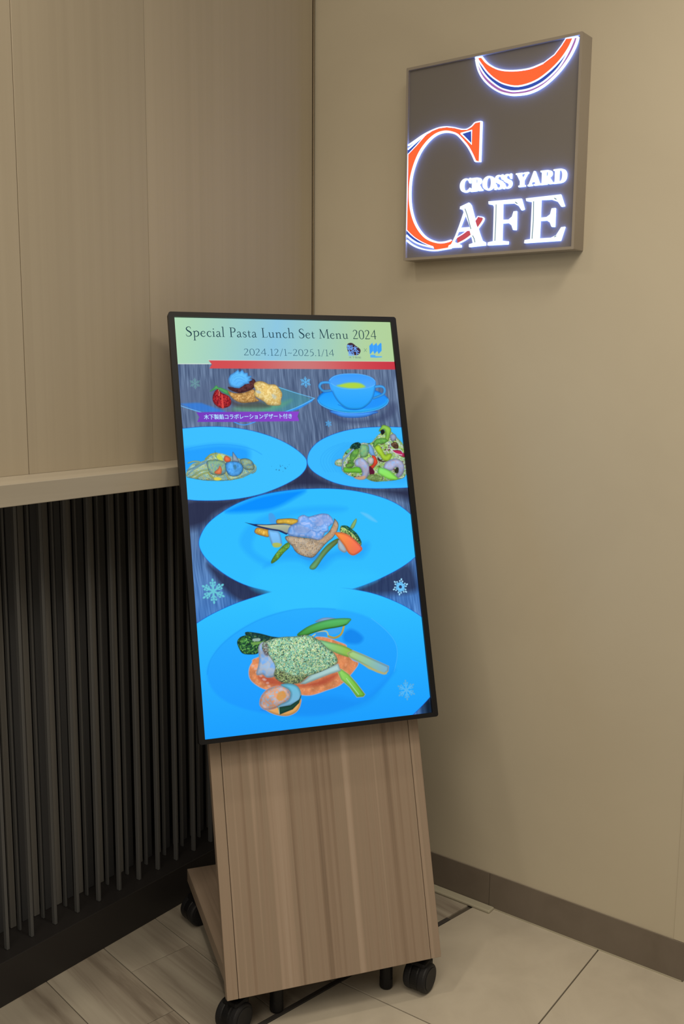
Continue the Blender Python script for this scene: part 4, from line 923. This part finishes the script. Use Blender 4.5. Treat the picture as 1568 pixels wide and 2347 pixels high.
def caster(x, y, swivel):
    bm = bmesh.new()
    cyl_bm(bm, .0065, .058, .0895, 16)
    cyl_bm(bm, .022, .086, .0898, 24, bevel=.001)
    # hood over the twin wheels
    tilt = Matrix.Rotation(math.pi / 2, 4, 'X')
    cyl_bm(bm, .0340, -.0105, .0105, 32, Matrix.Translation((-.014, 0, .0352)) @ tilt, bevel=.004)
    box_bm(-.030, .014, -.022, .022, .050, .074, bevel=.007, bm=bm)
    c = link('caster', to_mesh('caster', bm, False), M['plastic'], stand, loc=(x, y, 0), rot=(0, 0, swivel))
    for s in (-1, 1):
        w = bmesh.new()
        cyl_bm(w, .0335, -.0105, .0105, 36, Matrix.Translation((-.014, s * .0175, .0336)) @ tilt, bevel=.006)
        cyl_bm(w, .0255, -.0005, .0012, 32, Matrix.Translation((-.014, s * .0284, .0336)) @ Matrix.Rotation(-s * math.pi / 2, 4, 'X'), bevel=.0008)
        link('wheel', to_mesh('wheel', w), M['rubber'], c)
    return c


caster(.222, .045, math.radians(38))
caster(-.214, .045, math.radians(38))
caster(-.210, .475, math.radians(20))
caster(.210, .475, math.radians(60))
for x, y in ((.140, .066), (-.122, .066)):
    bm = bmesh.new()
    cyl_bm(bm, .0155, .0005, .030, 28, bevel=.005)
    cyl_bm(bm, .0150, .028, .0895, 28)
    link('levelling_foot', to_mesh('levelling_foot', bm), M['plastic'], stand, loc=(x, y, 0))

# flat-panel display: rounded rear case and a frame that stands proud of the picture
FW, FB, FT = .2778, -.0100, .9525
case = bmesh.new()
box_bm(-FW + .0005, FW - .0005, FB + .0005, FT - .0005, -.018, -.0012, bevel=.003, bm=case)
box_bm(-FW + .022, FW - .022, FB + .024, FT - .024, -.0462, -.017, bevel=.004, bm=case)
link('display_case', to_mesh('display_case', case), M['plastic'], stand, loc=SCR_LOC, rot=SCR_ROT)


def rounded_rect(x0, x1, y0, y1, r, n=5):
    out = []
    for cx, cy, a in ((x1 - r, y1 - r, 0), (x0 + r, y1 - r, 90), (x0 + r, y0 + r, 180), (x1 - r, y0 + r, 270)):
        for k in range(n + 1):
            t = math.radians(a + 90 * k / n)
            out.append((cx + r * math.cos(t), cy + r * math.sin(t)))
    return out


fr = outline_mesh('display_frame', [rounded_rect(-FW, FW, FB, FT, .006), rounded_rect(-.2645, .2645, 0, .941, .0008, 1)], .0076)
link('display_frame', fr, M['plastic'], stand, loc=Vector(SCR_LOC) + Vector((0, math.cos(T_SCR), -math.sin(T_SCR))) * .001, rot=SCR_ROT)

# the lit picture
pic = paint_screen()
gx, gy = np.meshgrid(np.linspace(-.2645, .2645, NX), np.linspace(.941, 0, NY))
co = np.stack([gx, gy, np.zeros_like(gx)], -1).reshape(-1, 3)
idx = np.arange(NX * NY).reshape(NY, NX)
quads = np.stack([idx[1:, :-1], idx[1:, 1:], idx[:-1, 1:], idx[:-1, :-1]], -1).reshape(-1, 4)
sm = bpy.data.meshes.new('screen')
sm.vertices.add(len(co))
sm.vertices.foreach_set('co', co.ravel())
sm.loops.add(quads.size)
sm.loops.foreach_set('vertex_index', quads.ravel())
sm.polygons.add(len(quads))
sm.polygons.foreach_set('loop_start', np.arange(0, quads.size, 4))
sm.update(calc_edges=True)
at = sm.color_attributes.new('picture', 'FLOAT_COLOR', 'POINT')
px = pic.reshape(-1, 3)
pxl = np.where(px <= 0.04045, px / 12.92, ((px + 0.055) / 1.055) ** 2.4)
at.data.foreach_set('color', np.concatenate([pxl, np.ones((len(pxl), 1))], 1).astype(np.float32).ravel())
scr_mat = emit('lit_display_picture', (1, 1, 1), 1.0)
an = scr_mat.node_tree.nodes.new('ShaderNodeAttribute')
an.attribute_name = 'picture'
scr_mat.node_tree.links.new(an.outputs['Color'], scr_mat.node_tree.nodes['Emission'].inputs[0])
screen = link('screen', sm, scr_mat, stand, loc=SCR_LOC, rot=SCR_ROT)
tag(screen, 'glowing blue menu picture of plated dishes')

# lettering on the picture: a light old-style roman drawn stroke by stroke (cap height 1)
SB = lambda x0, x1, y=.015: [(x0, y, .032), (x1, y, .032)]
GLYPH = {
    'S': (.56, [[(.46, .78, .03), (.42, .93, .05), (.30, .99, .05), (.14, .92, .07), (.08, .76, .09), (.18, .60, .11), (.34, .48, .12), (.46, .34, .11), (.46, .16, .09), (.34, .03, .06), (.20, .0, .05), (.08, .06, .05), (.03, .24, .03)]]),
    'p': (.62, [[(.16, .55, .08), (.16, -.40, .08)], [(.04, .50, .03), (.16, .57, .05)], SB(.04, .28, -.40), [(.17, .42, .04), (.27, .54, .06), (.40, .55, .07), (.52, .42, .09), (.52, .18, .09), (.40, .03, .06), (.28, .0, .05), (.17, .06, .03)]]),
    'e': (.52, [[(.10, .30, .035), (.44, .36, .035)], [(.44, .36, .05), (.40, .50, .06), (.28, .56, .05), (.14, .46, .07), (.08, .28, .09), (.13, .10, .08), (.26, .0, .06), (.38, .03, .05), (.46, .12, .03)]]),
    'c': (.48, [[(.42, .46, .07), (.35, .54, .05), (.25, .56, .05), (.13, .46, .07), (.08, .28, .09), (.13, .10, .08), (.26, .0, .06), (.37, .03, .05), (.44, .12, .03)]]),
    'i': (.28, [[(.14, .55, .08), (.14, .02, .08)], [(.03, .49, .03), (.14, .56, .05)], SB(.03, .26), [(.09, .80, .09), (.18, .80, .09)]]),
    'a': (.50, [[(.10, .43, .06), (.15, .53, .05), (.25, .56, .05), (.34, .48, .07), (.35, .30, .08), (.35, .10, .08), (.40, .02, .06), (.48, .04, .03)], [(.35, .33, .03), (.18, .26, .05), (.08, .14, .08), (.12, .03, .08), (.22, .01, .06), (.35, .12, .03)]]),
    'l': (.28, [[(.14, 1.05, .08), (.14, .02, .08)], [(.02, .99, .03), (.14, 1.06, .05)], SB(.03, .26)]),
    'P': (.60, [[(.16, 1.0, .09), (.16, 0, .09)], SB(.03, .32), SB(.03, .20, .985), [(.16, .97, .04), (.34, .97, .05), (.50, .88, .08), (.53, .74, .09), (.48, .58, .08), (.34, .50, .05), (.20, .52, .03)]]),
    's': (.40, [[(.32, .42, .03), (.29, .53, .045), (.20, .56, .045), (.10, .50, .06), (.09, .39, .075), (.20, .30, .085), (.32, .20, .08), (.33, .08, .07), (.22, .0, .05), (.10, .03, .045), (.06, .16, .03)]]),
    't': (.36, [[(.16, .72, .04), (.16, .50, .08), (.16, .15, .08), (.20, .03, .06), (.30, .03, .04), (.35, .08, .02)], [(.04, .52, .035), (.33, .54, .035)]]),
    'L': (.58, [[(.16, 1.0, .09), (.16, 0, .09)], SB(.03, .30, .985), SB(.03, .52, .018), [(.50, .02, .03), (.55, .20, .03)]]),
    'u': (.62, [[(.03, .53, .03), (.14, .54, .05)], [(.14, .55, .08), (.14, .18, .08), (.20, .03, .07), (.32, .02, .05), (.45, .12, .03)], [(.46, .55, .08), (.46, .02, .08)], [(.35, .53, .03), (.46, .54, .05)], [(.46, .02, .04), (.58, .05, .03)]]),
    'n': (.62, [[(.14, .55, .08), (.14, .02, .08)], [(.03, .49, .03), (.14, .56, .05)], SB(.03, .26), [(.15, .42, .03), (.28, .54, .05), (.39, .54, .07), (.46, .42, .08), (.46, .20, .08), (.46, .02, .08)], SB(.36, .58)]),
    'h': (.62, [[(.14, 1.05, .08), (.14, .02, .08)], [(.02, .99, .03), (.14, 1.06, .05)], SB(.03, .26), [(.15, .42, .03), (.28, .54, .05), (.39, .54, .07), (.46, .42, .08), (.46, .20, .08), (.46, .02, .08)], SB(.36, .58)]),
    'M': (.97, [[(.16, 1.0, .04), (.10, 0, .04)], [(.16, 1.0, .09), (.46, .05, .09)], [(.46, .05, .04), (.79, 1.0, .04)], [(.80, 1.0, .09), (.85, 0, .09)], SB(.0, .22), SB(.73, .97), SB(.05, .18, .985), SB(.78, .93, .985)]),
    '2': (.55, [[(.08, .78, .05), (.14, .92, .05), (.26, .98, .05), (.40, .90, .08), (.43, .74, .09), (.36, .54, .07), (.20, .28, .05), (.05, .04, .04)], [(.04, .035, .07), (.46, .035, .06)], [(.45, .03, .04), (.50, .13, .03)]]),
    '0': (.56, [[(.28, .98, .04), (.45, .84, .07), (.49, .50, .09), (.45, .15, .07), (.28, .0, .04), (.11, .15, .07), (.07, .50, .09), (.11, .84, .07), (.28, .98, .04), (.33, .95, .04)]]),
    '4': (.60, [[(.42, .95, .08), (.42, 0, .08)], [(.03, .30, .05), (.56, .30, .05)], [(.03, .31, .04), (.46, 1.05, .045)]]),
    '1': (.36, [[(.18, 1.0, .08), (.18, .02, .08)], [(.06, .90, .03), (.18, .98, .05)], SB(.06, .32)]),
    '5': (.50, [[(.43, 1.02, .05), (.16, .93, .06)], [(.16, .93, .04), (.12, .58, .04)], [(.12, .58, .04), (.26, .62, .06), (.40, .50, .08), (.42, .28, .09), (.32, .06, .07), (.10, -.04, .04)]]),
    '/': (.42, [[(.04, -.10, .05), (.36, 1.05, .05)]]),
    '.': (.30, [[(.08, .045, .09), (.17, .045, .09)]]),
    '~': (.50, [[(.04, .33, .03), (.14, .43, .05), (.32, .35, .05), (.44, .44, .03)]]),
    ' ': (.34, []),
}


def stroke_text(name, body, x0, x1, base, cap, material, weight=1.0):
    """Lettering between x0 and x1 (mm from the picture's left edge) on a baseline (mm from its top)."""
    adv = sum(GLYPH[c][0] for c in body) * cap
    track = .035 * cap
    hs = (x1 - x0 - track * (len(body) - 1)) / adv                # letter width to fill the line
    bm = bmesh.new()
    x = x0
    for c in body:
        w, strokes = GLYPH[c]
        for st in strokes:
            pts = smooth_pts(st, False, 5) if len(st) > 2 else st
            P = [((x + p[0] * hs * cap - 264.5) / 1000, (941 - base + p[1] * cap) / 1000) for p in pts]
            ribbon_bm(bm, P, [max(p[2] * cap * weight, .9) / 1000 for p in pts], .0004)
        x += w * hs * cap + track
    return link(name, to_mesh(name, bm), material, screen)


def fit_text(name, body, box_mm, material, bold=0.0):
    """Built-in sans lettering fitted into a box given in picture millimetres."""
    (xa, yb), (_, yt), (xb, yb2), _ = box_mm
    me = text_mesh(body, .02, .0002)
    lo, hi = extent(me)
    sx, sy = (xb - xa) / 1000 / (hi[0] - lo[0]), (yb - yt) / 1000 / (hi[1] - lo[1])
    me.transform(Matrix.Diagonal((sx, sy, 1, 1)) @ Matrix.Translation((-lo[0], -lo[1], 0)))
    if bold:
        b = bmesh.new()
        b.from_mesh(me)
        for dx, dy in ((bold, 0), (0, bold), (bold, bold)):
            t = me.copy()
            t.transform(Matrix.Translation((dx, dy, .00003)))
            b.from_mesh(t)
            bpy.data.meshes.remove(t)
        b.to_mesh(me)
        b.free()
    me.transform(Matrix.Translation(((xa - 264.5) / 1000, (941 - max(yb, yb2)) / 1000, .0003)))
    me.name = name
    return link(name, me, material, screen)


t = TXT['title']
stroke_text('title_lettering', 'Special Pasta Lunch Set Menu 2024', t[0][0], t[2][0] + 1, 44.4, 23.0, M['ink'], 1.15)
t = TXT['date']
stroke_text('date_lettering', '2024.12/1~2025.1/14', t[0][0], t[2][0], 87.9, 16.0, M['ink2'], 1.1)
fit_text('banner_lettering', '木下製餡コラボレーションデザート付き', TXT['banner'], M['white_px'], .00035)
fit_text('caption_lettering', '木下製餡', TXT['small'], M['grey_px'])
fit_text('emblem_lettering', '製', [(410, 73), (410, 59.5), (425, 73), (425, 59.5)], M['logo_px'], .0003)
fit_text('emblem_lettering', '餡', [(412, 87), (412, 73.5), (426, 87), (426, 73.5)], M['logo_px'], .0003)
fit_text('emblem_lettering', '木', [(424, 76), (424, 62.5), (437, 76), (437, 62.5)], M['logo_px'], .0004)
fit_text('emblem_lettering', '下', [(427, 87), (427, 75), (440, 87), (440, 75)], M['logo_px'], .0004)

# ---------------------------------------------------------------- lit wall sign
SGN_Y, SGN_Z = -.332 - .2302, 1.6814
S_FACE = .0435
sign = empty('illuminated_wall_sign', (0, SGN_Y, SGN_Z))
tag(sign, 'square grey box sign with glowing white and orange cafe lettering on beige wall', 'sign')
# sign-face frame: X = mm to the right along the wall, Y = up, Z = out of the wall
SROT = Matrix(((0, 0, -1, 0), (-1, 0, 0, 0), (0, 1, 0, 0), (0, 0, 0, 1)))


def on_face(name, me, material, out, parent=sign):
    me.transform(SROT @ Matrix.Translation((-.2302, .4602, out)))
    return link(name, me, material, parent)


def glow_sides(o):
    """Bright front, blue-white light spilling from the edges."""
    me = o.data
    me.materials.clear()
    me.materials.append(M['neon'])
    me.materials.append(M['neon_side'])
    for p in me.polygons:
        p.material_index = 0 if abs(p.normal.x) > .7 else 1
    return o


def fp(pts):
    return [(x / 1000, -y / 1000) for x, y in pts]


bx = bmesh.new()
sbox = outline_mesh('sign_box', [rounded_rect(0, .4604, -.4602, 0, .0015, 2), rounded_rect(.0062, .4542, -.4540, -.0062, .001, 1)], .0509)
on_face('sign_box', sbox, M['sign_metal'], 0)
on_face('face_panel', outline_mesh('face_panel', [rounded_rect(.0060, .4544, -.4542, -.0060, .001, 1)], S_FACE), M['sign_face'], 0)


def inside(pts):                                # keep artwork within the face
    return [(min(max(x, 6.6), 453.8), min(max(y, 6.6), 453.6)) for x, y in pts]


def shape(name, polys, material, thick, out=S_FACE, smooth=False):
    ps = [fp(inside(smooth_pts(p) if smooth else p)) for p in polys]
    return on_face(name, outline_mesh(name, ps, thick), material, out)


def lines(name, items, thick, material):
    for pts, w in items:
        p = inside(smooth_pts(pts, False, 4) if len(pts) > 4 else pts)
        le, ri = ribbon(p, [w] * len(p))
        n = len(le)
        bm = bmesh.new()
        vs = [[bm.verts.new((x / 1000, -y / 1000, z)) for x, y in side] for z in (0, thick) for side in (le, ri)]
        L0, R0, L1, R1 = vs
        for i in range(n - 1):
            for a, b in ((L0, R0), (R0, R1), (R1, L1), (L1, L0)):
                bm.faces.new((a[i], b[i], b[i + 1], a[i + 1]))
        bm.faces.new((L0[0], R0[0], R1[0], L1[0]))
        bm.faces.new((L0[-1], R0[-1], R1[-1], L1[-1]))
        glow_sides(on_face(name, to_mesh(name, bm), material, S_FACE))


shape('orange_letter_c', [SIGN['c_body'], SIGN['c_tri']], M['orange'], .0052)
for p in SIGN['c_blue']:
    shape('blue_inlay', [p], M['blue'], .0040)
shape('blue_inlay', [SIGN['c_tri']], M['blue'], .0038)
lines('white_edge_line', SIGN['c_lines'], .0064, M['neon'])
shape('red_letter_tail', [SIGN['tail']], M['red'], .0050)
lines('white_edge_line', SIGN['tail_lines'], .0064, M['neon'])
shape('orange_crescent', [SIGN['m_body']], M['orange'], .0052)
shape('blue_inlay', [SIGN['m_blue']], M['blue'], .0040)
shape('mauve_inlay', [SIGN['m_pink']], M['pink'], .0042)
lines('white_edge_line', SIGN['m_lines'], .0064, M['neon'])
glow_sides(shape('letter', [SIGN['A'], SIGN['A_hole'], SIGN['A_hole2']], M['neon'], .0068))
glow_sides(shape('letter', [SIGN['F']], M['neon'], .0068))
glow_sides(shape('letter', [SIGN['E']], M['neon'], .0068))
for k in ('A_in', 'F_in', 'E_in'):
    for p in SIGN[k]:
        le, ri = ribbon(p, [1.5] * len(p))
        shape('inline_groove', [le + ri[::-1]], M['inline'], .0003, S_FACE + .0068)
# CROSS YARD: bold roman capitals
(tx0, tyb), (_, tyt), (tx1, tyb1), _ = SIGN['text']
adv, metas = 0.0, []
for ch in 'CROSS YARD':
    if ch == ' ':
        metas.append((None, adv))
        adv += .24
        continue
    me = text_mesh(serif(ch), 1.0, .0068, .022)
    lo, hi = extent(me)
    metas.append((me, adv - lo[0]))
    adv += hi[0] - lo[0] - .002
ref = text_mesh(serif('D'), 1.0, .004, .018)
rl, rh = extent(ref)
fx, fy = (tx1 - tx0) / adv, (tyb - tyt - 2.0) / (rh[1] - rl[1])
for me, ox in metas:
    if me is None:
        continue
    f = (ox * fx) / (tx1 - tx0)
    base = tyb - 1.2 + (tyb1 - tyb) * f
    me.transform(Matrix.Translation((tx0 / 1000 + ox * fx / 1000, -base / 1000, 0)) @ Matrix.Diagonal((fx / 1000, fy / 1000, 1, 1)))
    me.name = 'letter'
    glow_sides(on_face('letter', me, M['neon'], S_FACE))
